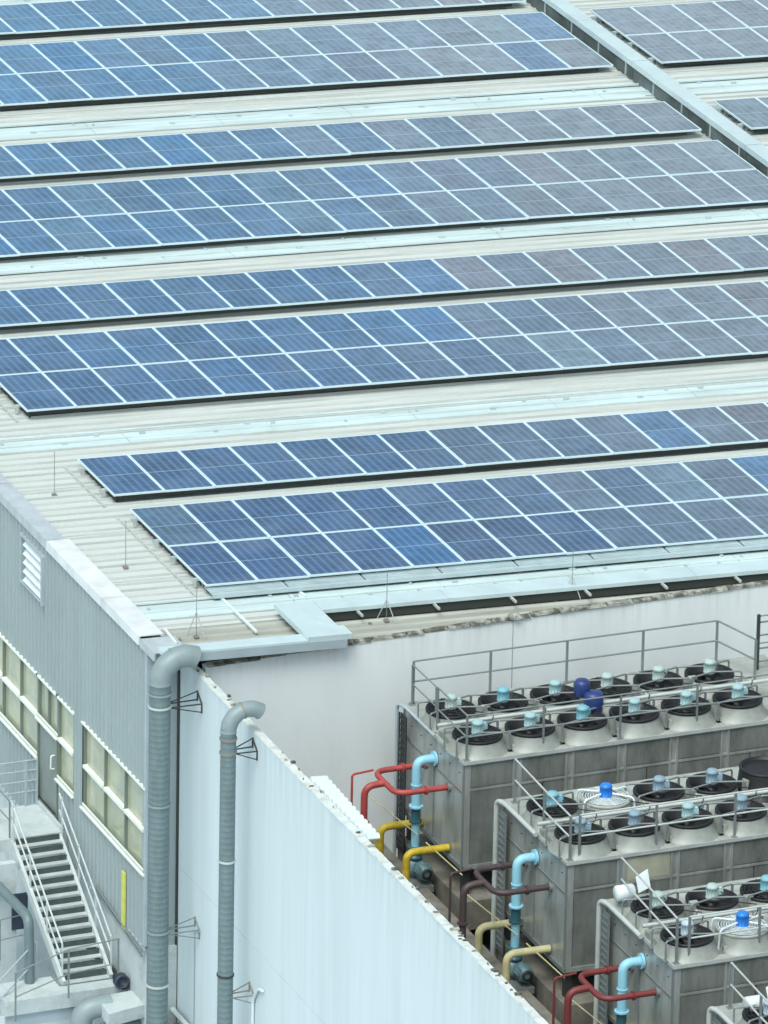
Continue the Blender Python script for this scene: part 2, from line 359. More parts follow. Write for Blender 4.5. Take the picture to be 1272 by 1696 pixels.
# gable wall with real openings
openings = [(-2.28, -1.38, -4.52, -2.92), (-1.38, -.32, -5.32, -2.92), (-.32, 2.6, -4.52, -2.92), (-6.0, -2.75, -4.52, -2.9), (-.72, .6, -1.40, -.45)]
def roofz(u): return -u * ST
pitch = .2
b = MB()
y = YF
def zsegs(yc):
    segs = [(-5.95, -.14)]
    for (a, c, z0, z1) in openings:
        if a < yc < c:
            new = []
            for s0, s1 in segs:
                if z0 > s0: new.append((s0, min(z0, s1)))
                if z1 < s1: new.append((max(z1, s0), s1))
            segs = new
    return segs
prof = [(0, 0), (.07, 0), (.085, -.035), (.115, -.035), (.13, 0), (.2, 0)]
while y < V1:
    for i in range(len(prof) - 1):
        ya, yb = y + prof[i][0], y + prof[i+1][0]
        for z0, z1 in zsegs((ya + yb) / 2):
            xa, xb = XW + prof[i][1], XW + prof[i+1][1]
            b.add([(xa, ya, z0), (xb, yb, z0), (xb, yb, z1), (xa, ya, z1)], [(0, 3, 2, 1)])
    y += pitch
b.build('gable_cladding', M['gable'], bld)
b = MB(); b.box((XW + .10, YF + .3, -5.9), (XW + .16, V1, -.2)); b.build('wall_lining', M['door'], bld)
# plinth wall below the cladding
b = MB(); b.box((XW + .03, YF - .02, GZ), (-1.27, V1, -5.953)); b.build('base_wall', M['concrete'], bld)
b = MB(); b.box((XW - .035, YF + .01, -5.99), (XW + .0, V1, -5.93)); b.build('base_flashing', M['trim'], bld)
# corner trim
b = MB(); b.box((XW - .03, YF - .01, -5.9), (XW + .10, YF + .08, -.28)); b.build('corner_trim', M['trim'], bld)
b = MB(); b.box((-1.295, YF - .015, -7.2), (-1.262, YF + .02, -.4)); b.build('corner_joint', M['dark'], bld)
# verge flashing pieces
def verge(v0, v1, u0, u1, material, name='verge_flashing', hh=.0):
    b = MB(); h0 = HD + .055 + hh
    b.hexa([rf(u0, v0, HD-.10), rf(u0+.03, v0, HD-.10), rf(u0+.03, v1, HD-.10), rf(u0, v1, HD-.10), rf(u0, v0, h0), rf(u0+.03, v0, h0), rf(u0+.03, v1, h0), rf(u0, v1, h0)])
    b.rbox(u0, u1, v0, v1, h0, h0 + .02); b.rbox(u1, u1 + .05, v0, v1, HD + .03, h0 + .015)
    return b.build(name, material, bld)
verge(-3.80, -.84, -1.90, -1.50, M['trimw']); verge(-5.70, -3.83, -1.90, -1.48, M['trimw'], hh=.004)
vv = -.82
while vv < V1: verge(vv, vv + 2.97, -1.89, -1.58, M['verge']); vv += 3
verge(-6.5, -5.78, -1.9, -1.30, M['verge'], 'corner_cap', -.02)

# windows
def pane(parent, y0, y1, z0, z1):
    b = MB(); b.box((XW + .045, y0, z0), (XW + .055, y1, z1)); return b
def window(y0, y1, z0, z1, cols, rows, nm='window'):
    f = MB(); fx0, fx1 = XW - .012, XW + .07; t = .045
    f.box((fx0, y0, z1 - t), (fx1, y1, z1)); f.box((fx0, y0, z0), (fx1, y1, z0 + t))
    for c in cols: f.box((fx0 + .002, c - t/2, z0 + t), (fx1 - .002, c + t/2, z1 - t))
    fo = f.build(nm, M['wframe'], bld)
    for r in rows:                              # white transom bars
        for a, c in zip(cols[:-1], cols[1:]):
            bb = MB(); bb.box((fx0 - .03, a + t/2 + .004, r - .03), (fx1 - .01, c - t/2 - .004, r + .028)); sub(bb, 'transom', M['wbar'], fo)
    zz = [z0 + t] + list(rows) + [z1 - t]
    for a, c in zip(cols[:-1], cols[1:]):
        for q0, q1 in zip(zz[:-1], zz[1:]):
            sub(pane(fo, a + t/2, c - t/2, q0, q1), 'pane', M['glass'], fo)
    s = MB(); s.box((XW - .07, y0 - .03, z0 - .035), (XW + .02, y1 + .03, z0 - .002)); s.box((XW - .03, y0, z0 + .03), (XW - .013, y1, z0 + .075)); sub(s, 'sill', M['wbar'], fo)
    h = MB(); h.box((XW - .05, y0 - .03, z1 + .002), (XW + .02, y1 + .03, z1 + .04)); sub(h, 'head_flashing', M['wbar'], fo)
    return fo
window(-.32, 2.6, -4.52, -2.92, [2.58, 1.64, .66, -.30][::-1], [-3.72])
window(-2.28, -1.40, -4.52, -2.92, [-2.26, -1.42], [-3.72])
window(-6.0, -2.75, -4.52, -2.9, [-5.97, -4.93, -3.87, -2.78], [-3.71])
window(-1.40, -.32, -3.72, -2.92, [-1.38, -.86, -.34], [], 'transom_window')
b = MB(); b.box((XW + .01, -1.36, -5.3), (XW + .05, -.36, -3.75)); d = b.build('door', M['door'], bld)
b = MB(); b.box((XW - .03, -1.40, -5.32), (XW + .06, -1.365, -3.73)); b.box((XW - .03, -.355, -5.32), (XW + .06, -.32, -3.73)); b.box((XW - .028, -1.365, -3.755), (XW + .06, -.355, -3.725)); sub(b, 'door_frame', M['wframe'], d)
b = MB(); b.tube(bend([(XW, -1.2, -4.15), (XW - .07, -1.2, -4.15), (XW - .07, -1.18, -4.42), (XW, -1.18, -4.42)], .03), .016, 6); sub(b, 'handle', M['wbar'], d)
# louvre
b = MB(); y0, y1, z0, z1 = -.72, .6, -1.40, -.45
b.box((XW - .10, y0, z0), (XW + .08, y0 + .05, z1)); b.box((XW - .05, y1 - .04, z0), (XW + .08, y1, z1)); b.box((XW - .06, y0 + .05, z0), (XW + .08, y1 - .04, z0 + .04)); b.box((XW - .06, y0 + .05, z1 - .04), (XW + .08, y1 - .04, z1)); b.box((XW + .078, y0 + .05, z0 + .04), (XW + .09, y1 - .04, z1 - .04))
lv = b.build('wall_louvre', M['trim'], bld)
b = MB(); b.box((XW + .06, y0 + .06, z0 + .05), (XW + .07, y1 - .05, z1 - .05)); sub(b, 'louvre_back', M['dark'], lv)
for i in range(5):
    zc = z1 - .12 - i * .175
    s = MB(); s.hexa([(XW - .05, y0+.07, zc - .06), (XW - .035, y0+.07, zc - .07), (XW - .035, y1-.16, zc - .07), (XW - .05, y1-.16, zc - .06), (XW + .03, y0+.07, zc + .045), (XW + .045, y0+.07, zc + .035), (XW + .045, y1-.16, zc + .035), (XW + .03, y1-.16, zc + .045)])
    sub(s, 'slat', M['wsheet'], lv)
# yellow cover strip
b = MB(); b.box((XW - .06, -5.09, -6.03), (XW - .03, -4.93, -4.88)); tag(b.build('cable_cover', M['yel'], None, (XW, -5, -6)), 'tall narrow yellow cover strip fixed on the grey corrugated wall', 'cover strip')

# skylight / cap strips along the roof: part 'roof_strip' segments
for c, wd in ((-4.63, .62), (4.03, .52), (13.87, .60), (22.12, .72), (31.1, .6)):
    seg = 2.9; u = U0 + .15; i = 0
    while u < 30:
        b = MB(); h = HD + .03; e = .003 * (i % 2)
        b.rbox(u, u + seg - .012, c - wd/2, c + wd/2, h, h + .022 + e)
        b.rbox(u, u + seg - .012, c + wd/2 + .14, c + wd/2 + .20, h, h + .03 + e)
        b.rbox(u, u + seg - .012, c - .03, c + .03, h + .024 + e, h + .045 + e)
        o = b.build('roof_strip', M['strip'], bld)
        s = MB()
        for du, dv in ((.25, .12), (1.6, -.1), (2.5, wd*.35)):
            uu = u + du + random.uniform(-.2, .2); s.rbox(uu, uu + random.uniform(.03, .12), c + dv, c + dv + .05, h + .025 + e, h + .06 + e)
        sub(s, 'fixing', M['galv'], o)['kind'] = 'stuff'
        u += seg; i += 1
# mesh walkway below the front array
u = .02; i = 0
while u < 13:
    b = MB(); b.rbox(u, u + 1.46, -4.28, -3.84, -.10, -.085)
    for q in range(6): b.rbox(u + .02, u + 1.44, -4.27 + q*.08, -4.25 + q*.08, -.084, -.07)
    b.build('walkway_grating', M['galv'], bld); u += 1.49; i += 1
b = MB(); b.rbox(.0, 13, -4.38, -4.30, -.12, -.05); b.build('walkway_edge', M['galv'], bld)

# ------------------------------------------------------------------ back wall and long wall of the yard
ZT = -3.72
bw = thing('yard_back_wall', (-1.25, -6.7, -5), 'pale rendered wall with a dirty chipped top edge below the roof gutter', 'wall')
zt = lambda x: -.36 + .12 * min(1, max(0, (x + 1.25) / 5.5)) + (.03 if x > 5 else 0)
for (xa, xb) in ((-1.03, 4.79), (4.805, 11.5), (11.515, 20)):
    b = MB(); b.hexa([(xa, -6.72, -6), (xb, -6.72, -6), (xb, -6.56, -6), (xa, -6.56, -6), (xa, -6.72, zt(xa)-.03), (xb, -6.72, zt(xb)-.03), (xb, -6.56, zt(xb)-.03), (xa, -6.56, zt(xa)-.03)])
    b.build('wall_bay', M['backw'], bw)
b = MB(); b.box((4.789, -6.725, -6), (4.806, -6.57, zt(4.8) - .05)); b.build('expansion_joint', M['trim'], bw)
x = -1.0
while x < 20:
    L = random.uniform(.3, .75); b = MB(); z = zt(x) - .03; dz = random.uniform(.0, .025); dy = random.uniform(-.02, .02)
    b.hexa([(x, -6.745 + dy, z), (x+L-.01, -6.745 + dy, z), (x+L-.01, -6.6, z), (x, -6.6, z), (x, -6.735 + dy, z+.03+dz), (x+L-.02, -6.73 + dy, z+.045-dz), (x+L-.02, -6.61, z+.05), (x, -6.61, z+.04)])
    b.build('coping_stone', M['cope'], bw); x += L
b = MB(); b.lathe([(0, .07), (.09, .06), (.16, 0)], (4.85, -6.66, zt(4.8)), 8); b.build('mortar_lump', M['cope'], bw)
b = MB(); b.box((20.2, -6.6, -6), (40, -6.5, -1.2)); b.build('wall_bay', M['backw'], bw)

lw = thing('yard_side_wall', (-1.25, -6, -7), 'long bluish white rendered wall running diagonally across the picture, streaked with chipped top', 'wall')
b = MB(); b.box((-1.25, -32, GZ), (-1.12, YF, -4.42)); b.build('lower_wall', M['white'], lw)
b = MB(); b.box((-1.244, -32, -4.42), (-1.13, YF, -4.405)); b.build('joint', M['trim'], lw)
b = MB(); b.box((-1.25, -32, -4.405), (-1.12, YF, -.43)); b.build('upper_wall', M['white'], lw)
y = YF - .02
while y > -32:
    L = random.uniform(.35, .9); b = MB(); dz = random.uniform(0, .015); q = random.uniform(-.012, .008); zc = -.43
    b.hexa([(-1.262+q, y-L+.01, zc), (-1.115, y-L+.01, zc), (-1.115, y, zc), (-1.262+q, y, zc), (-1.252+q, y-L+.02, zc+.03+dz), (-1.12, y-L+.02, zc+.02), (-1.12, y-.01, zc+.03), (-1.25+q, y-.01, zc+.035)])
    b.build('coping_stone', M['cope2'], lw); y -= L
# rubble bits on the coping
b = MB()
for i in range(60):
    yy = random.uniform(-25, -6.8); s = random.uniform(.012, .04)
    b.box((-1.2 + random.uniform(-.05, .08), yy, -.40), (-1.2 + random.uniform(-.05, .08) + s, yy + s*1.6, -.385 + s*.6))
o = b.build('mortar_crumbs', M['cope'], lw); o['kind'] = 'stuff'
# white corrugated sheet behind the wall top
sh = thing('corrugated_sheet', (-1.1, -13.2, -.4), 'small bright white ribbed sheet lying along the top of the side wall', 'metal sheet')
xi = lambda y: -.88 + .08 * (y + 14.6) / 2.7
b = MB(); b.hexa([(-1.11, -14.62, -.43), (xi(-14.6) - .01, -14.62, -.44), (xi(-11.9) - .01, -11.9, -.44), (-1.11, -11.9, -.43), (-1.11, -14.62, -.42), (xi(-14.6) - .01, -14.62, -.43), (xi(-11.9) - .01, -11.9, -.43), (-1.11, -11.9, -.42)]); b.build('base_sheet', M['galv'], sh)
for i in range(14):
    y = -14.6 + i * .195; b = MB(); x_ = xi(y)
    b.hexa([(-1.10, y, -.42), (x_, y, -.43), (x_, y + .135, -.43), (-1.10, y + .135, -.42), (-1.10, y + .03, -.355), (x_, y + .03, -.375), (x_, y + .105, -.375), (-1.10, y + .105, -.355)]); b.build('rib', M['wsheet'], sh)

# ------------------------------------------------------------------ solar arrays
def panel_meshes():
    f = MB(); t = .025; h = .035
    for (a, b2) in (((.005, 0), (.995, -t)), ((.005, -1.985), (.995, -1.985 + t))):
        f.box((a[0], a[1], -h), (b2[0], b2[1], 0))
    f.box((.005, -t, -h), (.005 + t, -1.985 + t, 0)); f.box((.995 - t, -t, -h), (.995, -1.985 + t, 0))
    f.add([(.03, -.03, -.03), (.97, -.03, -.03), (.97, -1.955, -.03), (.03, -1.955, -.03)], [(0, 1, 2, 3)])
    g_ = MB(); g_.add([(.029, -.024, -.006), (.029, -1.961, -.006), (.971, -1.961, -.006), (.971, -.024, -.006)], [(0, 1, 2, 3)])
    fm = bpy.data.meshes.new('solar_panel'); fm.from_pydata(f.v, [], f.f); fm.materials.append(M['alu'])
    gm = bpy.data.meshes.new('panel_glass'); gm.from_pydata(g_.v, [], g_.f); gm.materials.append(M['cells'])
    return fm, gm
FM, GM = panel_meshes()
def visible(u, v):
    x, y = px(rf(u, v)); return -140 < x < 1272 + 140 and -110 < y < 1800
random.seed(3)
BR = {'B6': 1}
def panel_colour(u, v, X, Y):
    g = (X - (3.2 + .20 * Y)) / 9.5 + random.gauss(0, .09)  # sky reflection painted into the colour: blue turns grey along the row
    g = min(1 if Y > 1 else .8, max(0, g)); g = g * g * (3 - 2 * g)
    far = min(1, max(0, (Y + 4) / 34))  # haze painted in: panel colours pale with distance
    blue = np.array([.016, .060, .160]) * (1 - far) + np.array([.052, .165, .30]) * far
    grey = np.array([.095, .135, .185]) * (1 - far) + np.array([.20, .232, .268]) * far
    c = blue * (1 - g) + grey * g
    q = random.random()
    if q < .05: c = c * .55 + np.array([.02, .15, .36]) * .45          # odd bright blue ones
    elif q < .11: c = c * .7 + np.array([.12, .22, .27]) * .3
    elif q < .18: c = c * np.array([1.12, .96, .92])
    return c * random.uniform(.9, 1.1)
ARR = [  # u0, v0(top), rows, start col, end col, label
    (0.0, 0.0, 2, 0, 20, 'double row of dark blue solar panels nearest the roof edge above the white yard wall'),
    (-.033, 2.724, 1, 0, 20, 'single row of solar panels directly behind the front double row'),
    (-.072, 9.400, 2, 0, 20, 'second double row of solar panels up, its corner at the left picture edge'),
    (-.106, 12.135, 1, 0, 20, 'single row of solar panels across the middle, directly behind the second double row'),
    (-.129, 18.131, 2, 0, 20, 'third double row of solar panels, its right end meeting the long metal duct'),
    (-.157, 20.872, 1, 0, 20, 'third single row of solar panels, ending beside the long metal duct'),
    (-.196, 27.509, 2, 0, 20, 'farthest complete double row of solar panels, left of the long metal duct'),
    (-.221, 30.344, 1, 0, 20, 'single row of solar panels cut by the top edge of the picture'),
    (20.881, 27.489, 2, 0, 8, 'double row of greyish solar panels to the right of the long metal duct'),
    (20.884, 20.733, 1, 0, 8, 'short row of solar panels right of the duct at the picture edge'),
]
for (u0, v0, rows, c0, c1, lab) in ARR:
    loc = rf(u0, v0, 0)
    t = thing('solar_array', loc, lab, 'solar array', 'solar arrays in rows on the metal roof')
    us = []
    for r_ in range(rows):
        for c in range(c0, c1):
            u = u0 + c * .9985; v_ = v0 - 2.0 * r_
            if not visible(u + .5, v_ - 1): continue
            us.append(u)
            p = rf(u, v_, random.uniform(-.003, .003))
            o = bpy.data.objects.new('solar_panel', FM); COL.objects.link(o); o.parent = t
            o.location = (p[0] - loc[0], p[1] - loc[1], p[2] - loc[2])
            o.rotation_euler = (random.gauss(0, .0012), TH + random.gauss(0, .0012), 0)
            q = bpy.data.objects.new('panel_glass', GM); COL.objects.link(q); q.parent = o
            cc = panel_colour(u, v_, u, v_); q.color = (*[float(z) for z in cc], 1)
    ua, ub = min(us), max(us) + 1
    # mounting rails, clamps and feet, and an added shade strip on the left
    for r_ in range(rows):
        for dv in (-.42, -1.55):
            b = MB(); vv = v0 - 2*r_ + dv; b.rbox(ua - .12, ub + .04, vv - .02, vv + .02, -.085, -.04)
            ro = b.build('mounting_rail', M['galv'], t)
            s = MB(); u = ua + .1
            while u < ub: s.rbox(u, u + .05, vv - .03, vv + .03, HD + .0, -.086); u += 1.6
            s.rbox(ua - .06, ua - .01, vv - .03, vv + .03, HD + .03, -.035)
            sub(s, 'foot', M['railw'], ro)['kind'] = 'stuff'
    b = MB(); b.rbox(ua + .14, ub - .3, v0 - 2*rows + .12, v0 - 2*rows + .17, HD + .09, -.045); b.build('panel_shade_strip', M['under'], t)  # added dark strip standing in for the shade below the front edge
    if u0 < 5 and ua < u0 + .5:
        b = MB(); b.rbox(ua + .10, ua + .14, v0 - 2*rows + .15, v0 - .1, HD + .03, -.05); b.build('panel_shade_strip', M['under'], t)  # another added dark strip, for the shaded wedge beneath the left side
        b = MB(); b.rbox(ua - .20, ua - .17, v0 - 2*rows - .02, v0 + .12, HD + .03, HD + .055); b.build('conduit', M['railw'], t)
# faint cross joints between rows in the same colour as the roof handled by the sheets

# ------------------------------------------------------------------ long duct along the roof (u about 20)
ld = thing('roof_duct', rf(20, 10, 0), 'long galvanised metal duct running up the roof between the solar arrays', 'duct')
y = 8.0; i = 0
while y < 36:
    b = MB(); b.rbox(19.95, 20.33, y, y + 2.97, .12, .24 + .003*(i % 2)); b.build('duct_section', M['duct'], ld)
    b = MB(); b.rbox(20.40, 20.84, y, y + 2.97, HD + .05, HD + .07 + .003*(i % 2)); b.build('side_plate', M['sidep'], ld)
    for q in (.3, 1.8):
        b = MB(); b.rbox(19.955, 19.985, y + q, y + q + .03, HD + .02, .12); b.rbox(20.30, 20.34, y + q, y + q + .05, HD + .02, .118); b.rbox(19.80, 20.36, y + q, y + q + .04, HD + .045, HD + .07); b.build('duct_bracket', M['trim'], ld)
    b = MB(); b.rbox(19.99, 20.28, y, y + 2.97, HD + .04, .10); b.build('cable_bundle', M['bundle'], ld)
    y += 3; i += 1

# ------------------------------------------------------------------ flat duct along the front edge of the roof
fd = thing('eave_duct', rf(1.2, -5.5, 0), 'pale blue flat metal duct with a dog-leg along the roof edge above the white wall', 'duct')
hT = .05
A = [pR(454, 1000, hT), pR(523, 1011, hT), pR(570, 1047, -.02), pR(488.7, 1041, -.02), pR(323.6, 1066, -.02), pR(341, 1077, -.02)]
yu0, yu1 = A[1][1], A[0][1]            # near and far edges of the upper run
x0 = A[0][0]; x1 = 1.53
u = x1; i = 0
while u < 16:
    b = MB(); b.rbox(u, u + 2.42, yu0, yu1, hT - .07, hT + .002*(i % 2)); b.build('duct_section', M['duct'], fd); u += 2.425; i += 1
yl0, yl1 = A[5][1], A[4][1]
b = MB(); b.rbox(x0, x1 - .005, yl0, yu1, hT - .10, hT - .004); b.build('duct_section', M['duct'], fd)
b = MB(); b.rbox(x1 - .004, 1.64, yl0, yl0 + .42, hT - .10, hT - .006); b.build('duct_end', M['duct'], fd)
b = MB(); b.rbox(-1.88, x0 - .006, yl0, yl1, hT - .15, hT - .07); b.build('duct_section', M['duct'], fd)
b = MB(); b.rbox(-1.24, 1.55, yl0 - .012, yl0 - .004, -.21, hT - .10); b.build('drip_edge', M['trim'], fd)
for u in (2.2, 3.67, 5.15, 6.6, 8.1, 9.55, 11.0):
    b = MB(); b.rbox(u, u + .04, yu0 - .22, yu1 + .30, hT - .115, hT - .075); b.build('support_rail', M['railw'], fd)
for (xa, ya, xb, yb) in ((366, 990, 425, 1047), (272.6, 1042, 291, 1065), (494, 978, 506, 988)):
    P, Q = pR(xa, ya, HD + .08), pR(xb, yb, HD + .08)
    b = MB(); b.bar(P, Q, .045, .04); b.build('support_rail', M['wsheet'], fd)
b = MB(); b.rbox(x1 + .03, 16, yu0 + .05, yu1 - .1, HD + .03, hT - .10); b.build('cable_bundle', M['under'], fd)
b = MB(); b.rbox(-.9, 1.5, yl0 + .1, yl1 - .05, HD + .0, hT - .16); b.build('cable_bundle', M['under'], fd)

# lightning rods
for k_, (bx, by, h, lab) in enumerate(((90, 820, .85, 'thin grey lightning rod standing left of the second single panel row'), (208, 940, .9, 'thin lightning rod on the bare roof strip beside the front panel corner'),
                          (325, 1055, 1.05, 'lightning rod with stays near the roof corner above the large pipe'), (640, 1028, .9, 'lightning rod with white stay right of the duct dog-leg'), (947, 990, .95, 'lightning rod with white stay at the roof edge above the fans'))):
    p = pR(bx, by, HD + .03)
    t = thing('lightning_rod', p, lab, 'lightning rod', 'lightning rods on the roof')
    b = MB(); b.tube([p, p + np.array([0, 0, h])], .0065, 6); b.build('rod', M['rail'], t)
    b = MB(); b.box(p + np.array([-.04, -.05, -.01]), p + np.array([.04, .05, .02])); b.build('base_block', M['rust'], t)
    if k_ >= 2:
        for dx, dy in ((.12, -.12), (-.1, .18)):
            b = MB(); b.tube([p + np.array([dx, dy, 0]), p + np.array([0, 0, h*.45])], .010, 6); b.build('stay', M['railw'], t)
        b = MB(); b.box(p + np.array([-.35, -.05, -.01]), p + np.array([-.30, .0, .02])); b.build('base_block', M['rust'], t)

# ------------------------------------------------------------------ vent pipes on the side wall
def vent_pipe(X, Y, r, ztop, R_, xe, label, tall, clamps, brackets, end_ang):
    t = thing('vent_pipe', (X, Y, GZ), label, 'pipe')
    # spiral seams: thin proud rings every 0.1 m on the shaft
    prof = []
    z = GZ; rr = r
    while z < ztop:
        prof += [(r, z), (r, z + .09), (r + .0018, z + .094), (r + .0018, z + .106)]; z += .11
    prof.append((r, ztop))
    b = MB(); b.lathe(prof, (X, Y, 0), 24); sh = b.build('shaft', M['pipe'], t)
    pts = [Vector((X, Y, ztop - .02))] + arc((X + R_, Y, ztop), R_, math.pi, math.pi - end_ang, (1, 0, 0), (0, 0, 1), 14)
    b = MB(); b.tube(pts, r * 1.02, 24, cap=False, radii=[r * 1.03 + (.006 if (i % 3 == 0) else 0) for i in range(len(pts))])
    b.tube(pts[::-1][:3], r * .93, 20, cap=False); el = b.build('elbow', M['elbow'], t)
    e = pts[-1]; d = (pts[-1] - pts[-2]).normalized()
    b = MB(); b.tube([e - d * .06, e - d * .04], r * .92, 20); sub(b, 'opening', M['dark'], el)
    m_ = pts[9]; dm = (pts[10] - pts[8]).normalized()
    b = MB(); b.tube([m_ - dm * .015, m_ + dm * .015], r * 1.10, 24); b.build('clamp', M['rust'] if not tall else M['elbow'], t)
    for z, mm in clamps:
        b = MB(); b.tube([(X, Y, z - .018), (X, Y, z + .018)], r + .018, 24); b.build('clamp', M[mm], t)
    for z, mm in brackets:
        b = MB(); xa = -1.252; w_ = M[mm]
        for dy in (-.12, .1):
            b.bar((X + r * .5, Y + dy*.8, z), (xa, Y + dy, z), .02)
            b.bar((xa - .012, Y + dy, z - .02), (xa - .012, Y + dy, z + .17 * (1 if dy > 0 else -1)), .022)
            b.bar((X + r * .7, Y + dy * .8, z), (xa, Y + dy, z + .16 * (1 if dy > 0 else -1)), .016)
        b.bar((xa - .012, Y - .12, z), (xa - .012, Y + .1, z + .15), .022)
        b.build('wall_bracket', w_, t)
    return t
vent_pipe(-2.0, -7.05, .192, -.42, .44, 0, 'larger grey spiral vent pipe at the building corner bending over the wall', True, ((-.62, 'elbow'), (-.86, 'railw'), (-2.72, 'elbow'), (-5.15, 'elbow'), (-6.18, 'railw')), ((-.88, 'dark'), (-5.2, 'rail')), R(118))
vent_pipe(-1.75, -9.75, .137, -.30, .36, 0, 'slimmer grey spiral vent pipe hooked over the middle of the side wall', False, ((-.44, 'rust'), (-.70, 'rust'), (-2.72, 'railw'), (-4.88, 'dark')), ((-.70, 'dark'), (-5.3, 'rust')), R(128))
# small conduit on the long wall
b = MB(); b.tube(bend([(-1.27, -6.95, -7.2), (-1.27, -6.95, -5.3), (-1.27, -7.25, -5.2)], .06), .012, 6); tag(b.build('wall_conduit', M['trim'], None, (-1.27, -7, -7)), 'thin conduit running down the white wall between the two vent pipes', 'conduit')
b = MB(); b.tube(bend([(-1.29, -9.9, -8), (-1.29, -9.9, -5.35), (-1.29, -10.15, -5.05), (-1.29, -10.35, -5.0)], .12), .03, 8); tag(b.build('white_conduit', M['white'], None, (-1.29, -9.9, -8)), 'white painted pipe on the white wall right of the slimmer vent pipe', 'pipe')

# ------------------------------------------------------------------ yard floor, plinths
b = MB(); b.add([(-1.05, -40, -4.75), (30, -40, -4.75), (30, -6.56, -4.75), (-1.05, -6.56, -4.75)], [(0, 1, 2, 3)]); structure(b.build('yard_floor', M['floor']))
b = MB(); b.box((-1.05, -40, -4.7), (1.75, -6.725, -3.80)); structure(b.build('raised_walkway', M['floor']))
b = MB(); b.box((1.75, -40, -4.7), (1.93, -6.725, -3.70)); structure(b.build('walkway_kerb', M['plinth']))
b = MB(); b.box((.9, -40, -3.80), (1.0, -6.9, -3.74)); structure(b.build('pipe_kerb', M['plinth']))

# ------------------------------------------------------------------ cooling towers
TX0, TX1, TZ, TB = 2.22, 9.1, -1.02, -3.02
def fan_unit(parent_root, loc, motor, style, navy=False):
    """shroud (part of the tower) with blades, guard, bracket and motor as sub-parts; local origin at the deck"""
    def mk(mb, name, material, par):
        me = bpy.data.meshes.new(name); me.from_pydata(mb.v, [], mb.f); me.materials.append(material)
        me.polygons.foreach_set('use_smooth', mb.sm); me.update()
        o = bpy.data.objects.new(name, me); COL.objects.link(o); o.parent = par; return o
    hs = {'n': .29, 'tall': .46, 'open': .30, 'lid': .40}[style]
    b = MB(); b.lathe([(.545, 0), (.53, .02), (.47, .10), (.435, hs - .07), (.43, hs - .05), (.40, hs - .05), (.40, .1)], n=36)
    s = mk(b, 'fan_shroud', M['shroud'] if style != 'tall' else M['black'], parent_root); s.location = loc
    b = MB(); b.lathe([(.434, hs - .05), (.442, hs - .045), (.442, hs - .005), (.43, hs), (.40, hs), (.395, .06), (.0, .06)], n=32); mk(b, 'inner_duct', M['black'] if style != 'open' else M['deck'], s)
    b = MB()
    for q in range(6):
        a0 = q * math.pi / 3 + random.random(); c, sn = math.cos(a0), math.sin(a0)
        pt = lambda r_, tt, z: (r_*c - tt*sn, r_*sn + tt*c, z)
        b.add([pt(.07, -.05, hs-.16), pt(.37, -.09, hs-.18), pt(.37, .09, hs-.12), pt(.07, .05, hs-.10)], [(0, 1, 2, 3), (3, 2, 1, 0)])
    b.lathe([(.0, hs-.08), (.07, hs-.08), (.08, hs-.18)], n=12)
    mk(b, 'fan_blades', M['black'] if style != 'open' else M['galv'], s)
    if style in ('open', 'n') and (style == 'open' or random.random() < .5):
        b = MB()
        for q in range(5 if style == 'n' else 8):
            rr = .08 + q * (.36 / (5 if style == 'n' else 8))
            b.tube([(rr*math.cos(a), rr*math.sin(a), hs + .012) for a in [2*math.pi*i/20 for i in range(21)]], .005 if style == 'n' else .008, 4, cap=False)
        for a in range(8): b.bar((.05*math.cos(a*math.pi/4), .05*math.sin(a*math.pi/4), hs+.012), (.43*math.cos(a*math.pi/4), .43*math.sin(a*math.pi/4), hs+.012), .008)
        mk(b, 'fan_guard', M['dark'] if style == 'n' else M['wsheet'], s)
    if motor:
        b = MB(); z = hs + .06
        if style == 'open':
            for a in (R(20), R(140), R(200), R(320)):
                b.tube(bend([(.12*math.cos(a), .12*math.sin(a), z+.02), (.50*math.cos(a), .50*math.sin(a), z), (.53*math.cos(a), .53*math.sin(a), .0)], .08), .018, 8)
            mk(b, 'motor_bracket', M['wsheet'], s)
        else:
            for (yy) in (-.14, .14):
                b.tube(bend([(-.50, yy * 2.0, .0), (-.50, yy * 2.0, z), (0, yy, z), (.50, yy*2.0, z), (.50, yy*2.0, 0)], .06), .017, 8)
            for sx in (-1, 1):
                for yy in (-.28, .28): b.box((sx*.5-.045, yy-.045, 0), (sx*.5+.045, yy+.045, .02))
            mk(b, 'motor_bracket', M['rail'], s)
        b = MB()
        zz = z - .06; k_ = .86
        b.lathe([(0, -.02), (.10*k_, -.02), (.125*k_, .0), (.125*k_, .025), (.112*k_, .03), (.112*k_, .17), (.122*k_, .175), (.122*k_, .205), (.09*k_, .24), (.0, .25)], (0, 0, zz), 16)
        for q in range(12):
            a = q * math.pi / 6; b.bar((.114*k_*math.cos(a), .114*k_*math.sin(a), zz+.035), (.114*k_*math.cos(a), .114*k_*math.sin(a), zz+.165), .010)
        aj = random.uniform(-.5, .9); cj, sj = math.cos(aj), math.sin(aj)
        b.bar((.08*cj, .08*sj, zz + .10), (.18*cj, .18*sj, zz + .10), .085, .09); b.lathe([(0, 0), (.035, 0), (.035, .04), (0, .04)], (.14*cj, .14*sj, zz + .14), 8)
        mo = mk(b, 'motor', M[motor], s)
        if motor in ('mblue', 'navy', 'teal', 'mgreen'): mo['label'] = {'mblue': 'bright blue fan motor', 'navy': 'navy blue fan motor', 'teal': 'turquoise fan motor', 'mgreen': 'pale green fan motor'}[motor]
    else:
        b = MB(); b.lathe([(0, hs - .05), (.38, hs - .05)], n=20); mk(b, 'grating', M['black'], s)
    return s

